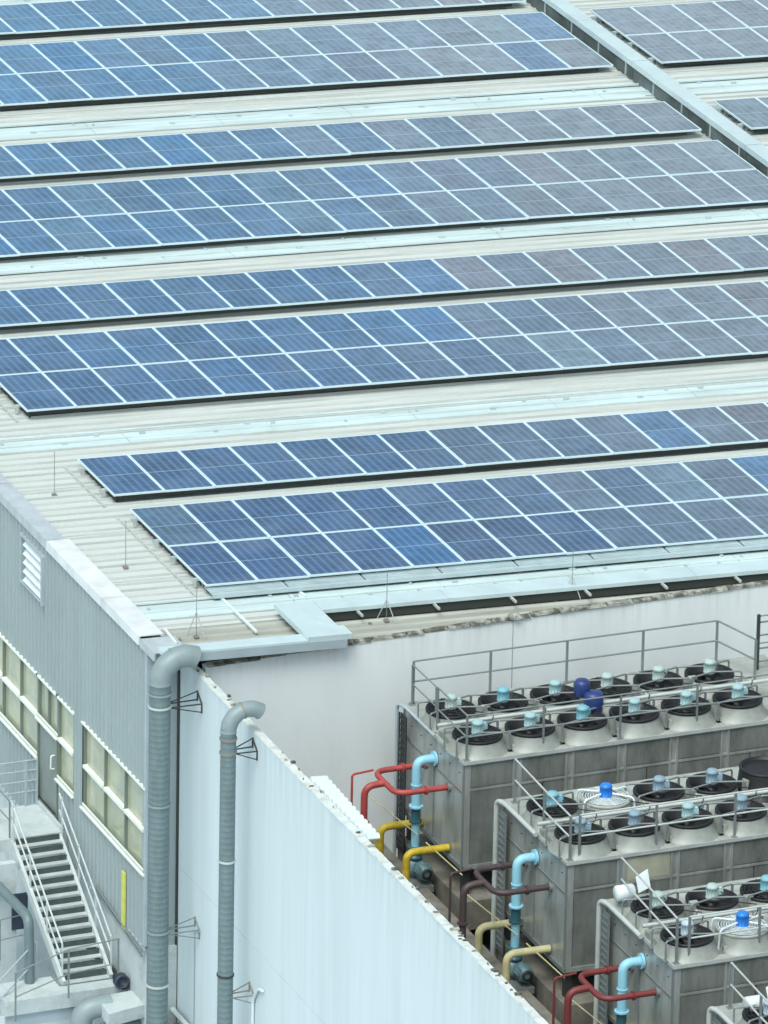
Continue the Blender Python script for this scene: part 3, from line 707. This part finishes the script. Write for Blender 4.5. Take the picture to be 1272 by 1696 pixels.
def tower(yf, label, front, back, pan, seed):
    random.seed(seed)
    t = thing('cooling_tower', (TX0, yf, TB), label, 'cooling tower', 'cooling towers in the yard')
    yb = yf + 2.8
    b = MB(); b.box((TX0 + .03, yf + .03, TB + .02), (TX1 - .03, yb - .03, TZ - .03)); b.build('casing_body', M['dark'], t)
    # front panels and frames
    n = 7; wv = (TX1 - TX0) / n; zs = -1.56
    fr = MB()
    for i in range(n + 1):
        xx = TX0 + i * wv
        if i == 0: fr.box((xx - .004, yf - .012, TB), (xx + .11, yf + .05, TZ - .03))
        elif i == n: fr.box((xx - .1, yf - .012, TB), (xx, yf + .05, TZ - .03))
        else:
            fr.box((xx - .085, yf - .012, TB), (xx - .045, yf + .05, TZ - .03)); fr.box((xx + .045, yf - .012, TB), (xx + .085, yf + .05, TZ - .03)); fr.box((xx - .045, yf + .01, TB), (xx + .045, yf + .05, TZ - .03))
    fr.box((TX0 + .11, yf - .006, zs - .02), (TX1 - .1, yf + .04, zs + .02))
    fr.box((TX0 + .01, yf - .014, TB - .03), (TX1, yf + .05, TB + .05)); fr.box((TX0 + .0, yf - .01, TZ - .08), (TX1, yf + .04, TZ - .032))
    fr.build('front_frame', M['steel2'], t)
    for i in range(n):
        xa = TX0 + i * wv + (.115 if i == 0 else .09); xb = TX0 + (i + 1) * wv - .09
        mm = pan.get(i, 'steel')
        b = MB(); b.box((xa, yf + .004, zs + .024), (xb, yf + .03, TZ - .085)); b.box((xa+.03, yf - .004, zs + .05), (xb-.03, yf + .004, TZ - .11)); b.build('casing_panel', M[mm], t)
        halves = [(xa, (xa+xb)/2 - .01), ((xa+xb)/2 + .01, xb)] if i % 2 else [(xa, xb)]
        for (p, q) in halves:
            b = MB(); b.box((p, yf + .002 + random.uniform(0, .006), TB + .055), (q, yf + .03, zs - .024)); b.build('casing_panel', M['steel'], t)
    # left side panels
    ym = yf + 1.35
    for (ya, yb_, z0, z1, mm) in ((yf + .06, ym - .02, TB + .05, -1.64, 'steel2'), (ym + .02, yb - .05, TB + .05, -1.64, 'steel2'), (yf + .06, yb - .05, -1.60, TZ - .04, 'steel2')):  # side face paler than the front: brighter side light put into colour
        b = MB(); b.box((TX0 - .004, ya, z0), (TX0 + .03, yb_, z1)); b.build('side_panel', M[mm], t)
    fr = MB(); fr.box((TX0 - .018, yf + .05, -1.64), (TX0 + .02, yb, -1.60)); fr.box((TX0 - .022, ym - .018, TB), (TX0 + .02, ym + .018, -1.64)); fr.box((TX0 - .03, yf - .012, TB - .035), (TX0 + .02, yb, TB + .045)); fr.box((TX0 - .02, yf - .016, TB), (TX0 - .004, yf + .055, TZ - .04)); fr.box((TX0 - .02, yb - .05, TB), (TX0 + .01, yb, TZ - .04))
    fr.build('side_frame', M['rail'], t)
    # deck
    b = MB(); b.box((TX0 - .035, yf - .04, TZ - .03), (TX1 + .04, yb + .03, TZ)); b.build('deck', M['deck'], t)
    b = MB(); b.box((TX0 - .038, yf - .043, TZ - .045), (TX1 + .04, yf - .03, TZ + .022)); b.box((TX0 - .038, yf - .03, TZ - .045), (TX0 - .025, yb, TZ + .022)); b.build('deck_edge', M['railw'], t)
    for i in range(1, n):
        b = MB(); b.box((TX0 + i*wv - .006, yf, TZ + .001), (TX0 + i*wv + .006, yb, TZ + .008)); b.build('deck_seam', M['steel2'], t)
    # cable ladder at the far left corner with a pale rail looping over it
    b = MB(); yy = yb - .42
    b.box((TX0 - .14, yy, TB - .7), (TX0 - .12, yy + .03, TZ - .1)); b.box((TX0 - .14, yy + .30, TB - .7), (TX0 - .12, yy + .33, TZ - .1)); b.box((TX0 - .115, yy + .03, TB - .7), (TX0 - .10, yy + .30, TZ - .1))
    z = TB - .6
    while z < TZ - .12: b.box((TX0 - .137, yy + .03, z), (TX0 - .122, yy + .30, z + .03)); z += .12
    b.build('cable_ladder', M['dark'] if seed == 1 else M['rail'], t)
    b = MB(); rr = .03 if seed == 1 else .045
    b.tube(bend([(TX0 - .17, yy + .34, TB - .9), (TX0 - .17, yy + .34, TZ + .06), (TX0 - .12, yy + .1, TZ + .08), (TX0 - .10, yf + 1.15, TZ + .05)], .16), rr, 10)
    b.build('conduit_loop', M['trim'] if seed == 1 else M['railw'], t)
    # deck pipe between the rows
    b = MB(); b.tube([(TX0 - .14 if seed > 1 else TX0 - .1, yf + 1.02, TZ + .30), (TX1 - .4, yf + 1.02, TZ + .30)], .036, 10)
    for i in range(5): b.bar((TX0 + .35 + i*1.5, yf + 1.02, TZ), (TX0 + .35 + i*1.5, yf + 1.02, TZ + .29), .03)
    b.build('deck_pipe', M['railw'], t)
    b = MB(); b.box((TX0 + .02, yf + .72, TZ), (TX0 + .35, yf + 1.28, TZ + .10)); b.build('hatch_box', M['shroud'], t)
    # between the fans: small junction boxes
    for i in range(n - 1):
        b = MB(); xx = TX0 + .95 + i*.985; b.box((xx, yf + 1.5, TZ), (xx + .14, yf + 1.62, TZ + random.uniform(.12, .34))); b.build('junction_box', M['deck'], t); b = MB(); b.box((xx + .02, yf + .2, TZ), (xx + .08, yf + .3, TZ + random.uniform(.05, .16))); b.build('junction_box', M['deck'], t)
    for i, mm in enumerate(front):
        st, mo = mm if isinstance(mm, tuple) else ('n', mm)
        fan_unit(t, (.43 + i * .985, .50, TZ - TB), mo, st)
    for i, mm in enumerate(back):
        st, mo = mm if isinstance(mm, tuple) else ('n', mm)
        fan_unit(t, (.43 + i * .985, 1.72, TZ - TB), mo, st)
    # cables, drop pipes and small valves among the fans
    for i in range(n - 1):
        xx = TX0 + .43 + i * .985
        pts = [(xx + .1, yf + .5, TZ + .42), (xx + .35, yf + .72, TZ + .30 + random.uniform(0, .05)), (xx + .5, yf + .98, TZ + .36)]
        b = MB(); b.tube(bend(pts, .2, 4), .009, 5); b.build('cable', M['black'], t)
        pts = [(xx + .1, yf + 1.72, TZ + .42), (xx + .3, yf + 1.45, TZ + .28), (xx + .52, yf + 1.08, TZ + .36)]
        b = MB(); b.tube(bend(pts, .2, 4), .009, 5); b.build('cable', M['black'], t)
        if random.random() < .7:
            b = MB(); b.tube(bend([(xx + .5, yf + 1.02, TZ + .30), (xx + .5, yf + 1.3, TZ + .32), (xx + .5, yf + 1.3, TZ)], .06), .02, 8); b.build('drop_pipe', M['railw'], t)
        if random.random() < .6:
            b = MB(); b.lathe([(0, 0), (.05, 0), (.05, .10), (.03, .11), (.03, .17), (.07, .17), (.07, .19), (0, .19)], (xx + .47, yf + random.uniform(.85, 1.2), TZ), 10); b.build('valve', M[random.choice(['rust', 'railw', 'pumpg'])], t)
    # seams, bolts and bottom drain stubs on the left side
    for q in range(6):
        b = MB(); b.box((TX0 - .022, yf + .2 + q * .44, -1.3), (TX0 - .006, yf + .215 + q * .44, -1.285)); b.build('bolt', M['dark'], t)
    # legs
    for i in range(8):
        for yy in (yf + .15, yb - .15):
            b = MB(); b.box((TX0 + .05 + i * .95, yy - .06, -3.56), (TX0 + .17 + i * .95, yy + .06, TB)); b.build('leg', M['dark'], t)
    return t
tower(-10.8, 'cooling tower nearest the pale back wall, with a navy blue motor among its fans', ['cyan', 'cyan', 'cyan', 'cyan', 'cyan', 'cyan'] and ['cyan', 'cyan', 'teal', 'cyan', 'cyan', 'cyan'], ['mgreen', 'teal', 'cyan', 'mgreen', 'mgreen', 'mgreen'], {}, 1)
tower(-15.35, 'middle cooling tower with a bright blue motor on an open white grille and cream panels', ['msteel', 'msteel', 'cyan', 'msteel', 'cyan', 'cyan'], ['teal', ('open', 'mblue'), 'msteel', 'msteel', ('tall', None), 'cyan'], {1: 'frp', 3: 'steel', 4: 'frp'}, 2)
tower(-19.8, 'cooling tower at the lower right with a white box beside its first fan', ['mlav', ('open', 'mblue'), 'cyan', 'cyan', 'cyan', 'cyan'], ['mgreen', 'mgreen', 'teal', 'cyan', 'cyan', 'cyan'], {}, 3)
tower(-24.3, 'cooling tower just showing in the bottom right corner', ['cyan', 'cyan', 'cyan'], ['mlav', 'cyan', 'cyan'], {}, 4)
# navy motor unit standing behind the third front fan
nv = thing('spare_motor', (4.62, -9.9, TZ), 'navy blue drum motor standing between the fan rows of the back cooling tower', 'motor')
b = MB(); b.lathe([(0, 0), (.16, 0), (.175, .04), (.175, .30), (.15, .36), (0, .37)], (5.0, -9.9, TZ + .22), 18); b.build('drum', M['navy'], nv)
b = MB(); b.lathe([(0, -.12), (.12, -.12), (.14, -.08), (.14, .12), (.11, .17), (0, .18)], (4.86, -9.7, TZ + .58), 18, 'z'); b.build('gear_head', M['navy'], nv)
b = MB(); b.box((4.85, -10.05, TZ), (5.15, -9.75, TZ + .22)); b.build('stand', M['rail'], nv)
# white boxes at the third and fourth tower
for (p, lab) in (((2.50, -17.35, TZ), 'white cable box with open flap beside the first fan of the lower right tower'), ((2.72, -22.1, TZ), 'white cable boxes on the tower in the bottom right corner')):
    t = thing('cable_box', p, lab, 'box')
    b = MB(); b.lathe([(0, -.16), (.12, -.16), (.135, -.14), (.135, .14), (.12, .16), (0, .16)], (p[0]-.12, p[1], p[2]+.26), 16, 'x'); b.build('box_body', M['wsheet'], t)
    b = MB(); b.hexa([(p[0]+.10, p[1]-.08, p[2]+.25), (p[0]+.34, p[1]-.02, p[2]+.30), (p[0]+.34, p[1]+.0, p[2]+.30), (p[0]+.10, p[1]-.06, p[2]+.25), (p[0]+.10, p[1]+.05, p[2]+.48), (p[0]+.34, p[1]+.12, p[2]+.56), (p[0]+.34, p[1]+.14, p[2]+.56), (p[0]+.10, p[1]+.07, p[2]+.48)]); b.build('flap', M['wsheet'], t)
    b = MB(); b.tube([(p[0]-.1, p[1], p[2]), (p[0]-.1, p[1], p[2]+.15)], .03, 8); b.build('stem', M['rail'], t)

# plinths below towers
for yf in (-10.8, -15.35, -19.8, -24.3):
    b = MB(); b.box((2.15, yf - .22, -4.1), (TX1 + .4, yf + 2.8, -3.56)); structure(b.build('tower_plinth', M['plinth']))

# railings on the towers
def railing(label, posts, h, r=.017, mat_='rail', rails=(1, .52)):
    t = thing('railing', posts[0], label, 'railing', 'railings on the cooling towers')
    for p in posts:
        b = MB(); b.bar(p, (p[0], p[1], p[2] + h), r * 2.2, r*2.2); b.box((p[0]-.05, p[1]-.05, p[2]), (p[0]+.05, p[1]+.05, p[2]+.015)); b.build('post', M['rail'], t)
    for k in rails:
        b = MB(); b.tube(bend([(p[0], p[1], p[2] + h * k) for p in posts], .05, 3), r, 8); b.build('top_rail' if k == 1 else 'mid_rail', M[mat_], t)
Z = TZ
railing('tall railing along the far side of the back cooling tower against the pale wall', [(2.36, -8.05, Z), (3.82, -8.05, Z), (5.28, -8.05, Z), (6.74, -8.05, Z), (8.17, -8.05, Z), (8.45, -9.1, Z)], .80)
railing('railing at the left end of the back cooling tower', [(2.32, -8.1, Z), (2.30, -9.25, Z + .03)], .76, .013)
railing('front railing of the back cooling tower', [(2.27, -9.4, Z), (2.27, -10.74, Z), (3.7, -10.74, Z), (5.15, -10.74, Z), (6.6, -10.74, Z), (8.1, -10.74, Z), (9.0, -10.74, Z)], .84, .015)
railing('pale railing at the left end of the middle cooling tower', [(2.35, -12.7, Z), (2.30, -14.1, Z), (2.28, -15.28, Z)], .80, .017, 'railw')
railing('front railing of the middle cooling tower', [(2.45, -15.28, Z), (3.85, -15.28, Z), (5.3, -15.28, Z), (6.75, -15.28, Z), (8.2, -15.28, Z)], .80, .017, 'railw')
railing('pale railing at the left end of the lower right cooling tower', [(2.4, -17.15, Z), (2.34, -18.5, Z), (2.28, -19.72, Z)], .80, .017, 'railw')
railing('front railing of the lower right cooling tower', [(2.5, -19.72, Z), (3.75, -19.72, Z), (5.2, -19.72, Z), (6.6, -19.72, Z)], .80, .017, 'railw')
railing('railing over the tower in the bottom right corner', [(2.4, -21.6, Z), (2.34, -22.9, Z), (2.3, -24.2, Z)], .80, .017, 'railw')
# ladder cage at the right of the back tower
t = thing('ladder', (8.85, -8.2, Z), 'dark ladder top and guard rails beside the back cooling tower at the right edge', 'ladder')
for dx in (0, .32):
    b = MB(); b.bar((8.72 + dx, -8.6, Z - 1), (8.72 + dx, -8.6, Z + 1.05), .05); b.build('stile', M['dark'], t)
for i in range(7):
    b = MB(); b.bar((8.72, -8.6, Z - .6 + i*.25), (9.04, -8.6, Z - .6 + i*.25), .025); b.build('rung', M['rail'], t)
for z in (.5, 1.02):
    b = MB(); b.tube([(8.72, -8.6, Z + z), (11.5, -8.6, Z + z)], .014, 6); b.build('guard_rail', M['rail'], t)

# ------------------------------------------------------------------ pipework stations
def station(dy, cr, cy, who, names):
    X = TX0
    # supply / header
    y1, y2, z = -10.15 + dy, -9.08 + dy, -1.74
    t = thing(names[0] + '_pipe', (1.0, y2, -3.8), names[1], 'pipe')
    hx = 1.22
    b = MB(); b.tube(bend([(X + .0, y1, z), (hx, y1, z), (hx, y2 - .0, z + .0), (X, y2, z)], .26, 6), .052, 12); b.build('header', M[cr], t)
    b = MB(); b.tube(bend([(hx, (y1+y2)/2, z), (.84, (y1+y2)/2 + .0, z - .02), (.84, (y1+y2)/2, -3.8)], .2, 6), .062, 12); b.build('riser', M[cr], t)
    for (px_, py_) in ((X - .45, y1), (X - .45, y2)):
        b = MB(); b.tube([(px_ - .02, py_, z), (px_ - .003, py_, z)], .082, 14); b.tube([(px_ + .003, py_, z), (px_ + .02, py_, z)], .082, 14); b.build('joint_flange', M[cr], t)
    b = MB(); b.tube([(.84, (y1+y2)/2, -2.45), (.84, (y1+y2)/2, -2.41)], .095, 14); b.build('joint_flange', M[cr], t)
    b = MB(); b.tube(bend([(hx, y2 + .02, z + .02), (.80, y2 - .05, z + .02), (.80, y2 - .05, -3.8)], .06, 4), .022, 8); b.build('vent_line', M[cr], t)
    for yy in (y1, y2):
        b = MB(); b.tube([(X - .055, yy, z), (X - .005, yy, z)], .085, 14); b.build('flange', M['rail'], t)
    # light blue discharge pipe down to the pump
    yb = -9.50 + dy
    t = thing('discharge_pipe', (1.86, yb, -3.8), 'light blue pipe elbow from the ' + who + ' cooling tower down to its pump', 'pipe')
    b = MB(); b.tube(bend([(X - .05, yb, -1.46), (1.86, yb, -1.46), (1.86, yb, -2.32)], .15, 6), .082, 16); b.build('upper_pipe', M['skyb'], t)
    b = MB(); b.tube([(1.86, yb, -1.92), (1.86, yb, -1.90)], .098, 16); b.build('collar', M['skyb'], t); b = MB(); b.tube([(1.86, yb, -2.33), (1.86, yb, -2.30)], .125, 16); b.build('collar', M['skyb'], t)
    b = MB(); b.tube([(1.86, yb, -2.61), (1.86, yb, -2.58)], .12, 16); b.build('collar', M['dteal'], t)
    b = MB(); b.tube([(X - .06, yb, -1.46), (X - .015, yb, -1.46)], .135, 18); b.build('flange', M['skyb'], t)
    b = MB(); b.tube([(1.86, yb, -2.32), (1.86, yb, -2.36), (1.86, yb, -2.54), (1.86, yb, -2.58)], .09, 14, radii=[.10, .085, .085, .10]); b.build('flexible_joint', M['dteal'], t)
    b = MB(); b.tube([(1.86, yb, -2.58), (1.86, yb, -3.06)], .074, 14); b.build('lower_pipe', M['skyb' if dy < -1 else 'skyb'], t)
    # pump
    t = thing('pump', (1.86, yb, -3.8), 'grey teal pump below the light blue pipe of the ' + who + ' cooling tower', 'pump')
    b = MB(); b.lathe([(0, -.0), (.13, 0), (.13, .05), (.09, .06), (.09, .16), (.14, .18), (.14, .24), (0, .24)], (1.86, yb, -3.30), 16); b.build('valve', M['dteal'], t)
    b = MB(); b.lathe([(0, -.12), (.10, -.12), (.17, -.06), (.18, .02), (.12, .1), (0, .1)], (1.86, yb, -3.45), 18, 'y'); b.build('volute', M['pumpg'], t)
    b = MB(); b.lathe([(0, -.42), (.07, -.42), (.13, -.40), (.14, -.12), (.10, -.1)], (1.92, yb, -3.45), 16, 'y')
    for q in range(8):
        a = q*math.pi/4; b.bar((1.92+.14*math.cos(a), yb-.38, -3.45+.14*math.sin(a)), (1.92+.14*math.cos(a), yb-.14, -3.45+.14*math.sin(a)), .014)
    b.build('motor', M['pumpg'], t)
    b = MB(); b.lathe([(.05, -.435), (.10, -.432), (.10, -.42)], (1.92, yb, -3.45), 14, 'y'); b.build('fan_cover', M['dark'], t)
    b = MB(); b.box((1.72, yb - .42, -3.80), (2.06, yb + .2, -3.68)); b.build('base_frame', M['rail'], t)
    # coloured low pipes
    ya, yb2 = -10.2 + dy, -8.97 + dy
    for k, (yy, zz, xr) in enumerate(((ya, -2.86, 1.42), (yb2, -2.88, 1.42))):
        tt = tag(MB().tube(bend([(X - .02, yy, zz), (xr, yy + .02, zz), (xr, yy + .02, -3.8)], .17, 6), .068, 14).build(names[2] + '_pipe', M[cy], None, (xr, yy, -3.8)),
                 names[3] + (', nearer one' if k == 0 else ', farther one'), 'pipe', None)
    # thin sloping handrail / tubing
    b = MB(); b.tube([(1.45, -8.2 + dy, -2.55), (1.80, -9.75 + dy, -2.75)], .012, 6); b.tube([(1.9, -9.9 + dy, -2.85), (2.05, -11.2 + dy, -2.95)], .014, 6)
    tag(b.build('thin_tube', M['cream'], None, (1.5, -9 + dy, -2.7)), 'thin cream tube sloping past the light blue pipe of the ' + who + ' tower', 'tube')
station(0, 'red', 'yellow', 'back', ('red', 'bright red pipe header with riser entering the back cooling tower', 'yellow', 'yellow bent pipe at the foot of the back cooling tower'))
station(-4.53, 'brown', 'cream', 'middle', ('brown', 'dark brown pipe header with riser entering the middle cooling tower', 'cream', 'cream bent pipe at the foot of the middle cooling tower'))
station(-9.05, 'darkred', 'cream', 'lower right', ('oxide_red', 'oxide red pipe header with riser entering the lower right cooling tower', 'cream', 'cream bent pipe at the foot of the lower right cooling tower'))
# floor pipes and clutter on the walkway
for i, (xx, ya, yb, r_, mm, lab) in enumerate(((1.35, -12.6, -10.6, .06, 'plinth', 'dusty grey pipe lying on the walkway between the red and brown pipes'), (1.5, -20, -15.2, .06, 'cope', 'dusty pinkish pipe lying on the walkway beyond the middle pump'), (1.15, -20, -10.4, .04, 'rail', 'thin grey pipe along the walkway beside the side wall'))):
    b = MB(); b.tube([(xx, ya, -3.72), (xx, yb, -3.72)], r_, 8); tag(b.build('floor_pipe', M[mm], None, (xx, ya, -3.72)), lab, 'pipe')
b = MB(); b.box((.35, -9.4, -3.8), (1.05, -8.6, -3.35)); b.box((.3, -9.45, -3.35), (1.1, -8.55, -3.31)); tag(b.build('dark_tank', M['black'], None, (.7, -9, -3.8)), 'low black tank behind the yellow pipe at the foot of the wall', 'tank')

# ------------------------------------------------------------------ stairs, landing, platform
LZ, PZ = -5.35, -7.08
XR, XL = -2.03, -2.93
t = thing('upper_landing', (-2.5, -1.3, LZ), 'white landing slab outside the grey door', 'landing')
b = MB(); b.box((-4.6, -1.98, LZ - .14), (XW - .04, -.55, LZ)); b.build('slab', M['concrete'], t)
b = MB(); b.box((-4.6, -2.0, LZ - .2), (XW - .05, -1.96, LZ + .03)); b.build('edge_angle', M['stair'], t)
b = MB(); b.box((XR + .05, -1.95, LZ), (XR + .1, -.6, LZ + .08)); b.build('kerb_angle', M['stair'], t)
st = thing('staircase', (XR, -2, PZ), 'white steel staircase with open risers descending beside the grey corrugated wall', 'staircase')
n = 14; y0, y1 = -1.98, -4.72
for i in range(n):
    yy = y0 + (y1 - y0) * (i + 1) / n + .02; zz = LZ + (PZ - LZ) * (i + .6) / (n)
    b = MB(); b.box((XL + .02, yy - .035, zz - .02), (XR - .02, yy + .09, zz)); tr = b.build('tread', M['stair'], st)
    b = MB(); b.box((XL + .03, yy + .092, zz - .012), (XR - .03, yy + .10, zz + .105)); sub(b, 'gap_shade', M['stairdk'], tr)  # shade of the open gap between treads, as an added dark strip
for xx in (XL, XR):
    b = MB(); b.bar((xx, y0 + .05, LZ - .06), (xx, y1 - .02, PZ + .04), .06, .18); b.build('stringer', M['stair'], st)
for xx in (XL - .0, XR + .03):
    for k, hh in ((0, .74), (1, .42)):
        b = MB(); b.tube([(xx, y0 + .1, LZ + hh), (xx, y1 + .05, PZ + hh + .06)], .018, 8); b.build('handrail', M['stair'], st)
    for f_ in (0.02, .35, .68, .98):
        yy = y0 + (y1-y0)*f_; zz = LZ + (PZ-LZ)*f_
        b = MB(); b.bar((xx, yy, zz), (xx, yy, zz + .76), .028); b.build('baluster', M['stair'], st)
# landing railings
def rail2(name_lab, posts, h, mm='stair', r=.016, ks=(1, .5)):
    t = thing('handrail_fence', posts[0], name_lab, 'railing')
    for p in posts:
        b = MB(); b.bar(p, (p[0], p[1], p[2] + h), r*2.2); b.build('post', M[mm], t)
    for k in ks:
        b = MB(); b.tube([(p[0], p[1], p[2] + h*k) for p in posts], r, 8); b.build('rail', M[mm], t)
rail2('railing along the back of the upper landing', [(-4.4, -.6, LZ), (-3.2, -.6, LZ), (-2.2, -.6, LZ), (-1.98, -.6, LZ)], .9, 'trim', .015, (1, .78, .55, .32))
b = MB()
for i in range(3): b.tube([(-2.12 + i*.07, -.56, LZ), (-2.12 + i*.07, -.56, LZ + .88)], .022, 8)
tag(b.build('drain_pipes', M['trim'], None, (-2.1, -.56, LZ)), 'bundle of pale vertical pipes beside the grey door', 'pipes')
rail2('railing at the left end of the upper landing', [(-2.98, -1.95, LZ), (-2.98, -.75, LZ)], .75, 'rail', .012)
t = thing('lower_platform', (-3, -5, PZ), 'white concrete platform at the foot of the steel stairs', 'platform')
b = MB(); b.box((-4.15, -5.05, PZ - .28), (XW + .02, -4.25, PZ)); b.build('slab', M['concrete'], t)
b = MB(); b.box((-4.10, -4.98, PZ - .55), (XW + .02, -4.9, PZ - .285)); b.build('edge_beam', M['trim'], t)
b = MB(); b.box((-3.0, -4.72, PZ + .002), (XR + .2, -4.27, PZ + .03)); b.build('bottom_step', M['door'], t)
rail2('lower railing around the platform below the stairs', [(-4.02, -5.25, PZ - .3), (-3.0, -5.2, PZ - .02), (-2.02, -5.1, PZ)], .95, 'rail', .013)
rail2('short railing across the bottom left corner below the landing', [(-4.6, -3.2, PZ - .1), (-3.6, -3.2, PZ - .05), (-3.1, -3.2, PZ)], .8, 'rail', .012)
rail2('sloping railing at the bottom left corner', [(-4.4, -5.0, PZ - .5), (-3.3, -4.3, PZ)], .75, 'trim', .016)
# blue-black duct opening by the wall and dark channel
b = MB(); b.lathe([(.0, .06), (.10, .06), (.10, .0), (.13, .0), (.14, .02), (.14, .14), (0, .14)], (-1.98, -5.22, PZ + .14), 18, 'y'); tag(b.build('blower', M['blower'], None, (-1.98, -5.2, PZ)), 'dark purple blower opening beside the large vent pipe at ground level', 'blower')
# box duct + grey elbow at the bottom
t = thing('floor_duct', (-2.6, -5.9, PZ - .4), 'pale sheet metal box duct and round grey elbow at the bottom left', 'duct')
P = [pZ(160, 1651, -7.1), pZ(236, 1637, -7.1), pZ(240, 1664, -7.1), pZ(180, 1680, -7.1)]
b = MB(); q = [tuple(p) for p in P]; b.hexa([(q[3][0], q[3][1], -7.35), (q[2][0], q[2][1], -7.35), (q[1][0], q[1][1], -7.35), (q[0][0], q[0][1], -7.35), q[3], q[2], q[1], q[0]]); b.build('box_duct', M['concrete'], t)
c0 = pZ(140, 1655, -7.1)
b = MB(); b.tube(bend([(c0[0] - .1, c0[1] - .1, -8.4), (c0[0] - .1, c0[1] - .1, -7.25), (c0[0] + .45, c0[1] - .15, -7.2)], .3, 8), .2, 20); b.build('elbow', M['elbow'], t)
c1 = pZ(205, 1700, -7.6)
b = MB(); b.tube([(c1[0] - .4, c1[1], -7.65), (c1[0] + .6, c1[1], -7.65)], .17, 18); b.build('round_duct', M['elbow'], t)
# drain pipe at the left
a = pX(52, 1530, -3.45); 
b = MB(); b.tube(bend([pX(-30, 1440, -3.45), pX(48, 1520, -3.45), pX(49, 1640, -3.45)], .25, 6), .09, 14); tag(b.build('drain_pipe', M['pipe'], None, tuple(pX(49, 1640, -3.45))), 'dark grey pipe bending down behind the stairs at the left edge', 'pipe')
# pale side building at the far left, with a dark opening
t = thing('side_wall', (-3.7, -2.3, GZ), 'white wall block under the upper landing at the left edge', 'wall')
b = MB(); b.box((-4.9, -2.45, GZ), (-3.02, -2.3, LZ - .25)); b.build('wall_face', M['concrete'], t)
b = MB(); b.box((-3.12, -2.5, -6.9), (-2.82, -2.46, -6.2)); b.build('dark_opening', M['blower'], t)
# dark service channel beside the stairs
P = [pZ(172, 1545, -7.05), pZ(187, 1560, -7.05), pZ(222, 1612, -7.05), pZ(210, 1643, -7.05), pZ(185, 1600, -7.05)]
b = MB(); b.box((-1.98, -5.2, PZ - .02), (-1.84, -3.2, PZ + .06)); tag(b.build('service_channel', M['under'], None, (-1.9, -4, PZ)), 'dark channel between the stairs and the white base wall', 'channel')
for k, (dx, dz) in enumerate(((-.06, .55), (-.06, .28))):
    pass
b = MB(); b.tube([(XW - .06, -3.55, -5.75), (XW - .06, -6.0, -6.02)], .02, 8); b.tube([(XW - .06, -3.55, -5.83), (XW - .06, -6.0, -6.10)], .02, 8)
tag(b.build('wall_pipes', M['rail'], None, (XW, -4, -6)), 'pair of thin dark pipes sloping along the foot of the corrugated wall', 'pipes')
# pipes along the foot of the long wall
b = MB(); b.box((-1.95, -14, GZ), (-1.26, -6.1, -7.45)); structure(b.build('wall_footing', M['plinth']))
for i, (xx, zz, r_, mm, lab) in enumerate(((-1.35, -7.18, .05, 'concrete', 'white pipe along the foot of the long white wall, closest to it'), (-1.52, -7.28, .045, 'rail', 'dark grey pipe along the foot of the long white wall'), (-1.7, -7.3, .06, 'wsheet', 'white pipe farthest out from the foot of the long wall'))):
    b = MB(); b.tube([(xx, -6.1, zz), (xx, -14, zz)], r_, 10); tag(b.build('ground_pipe', M[mm], None, (xx, -7, zz)), lab, 'pipe')
for o in bpy.data.objects:
    for k in ('_o', '_w'):
        if k in o: del o[k]
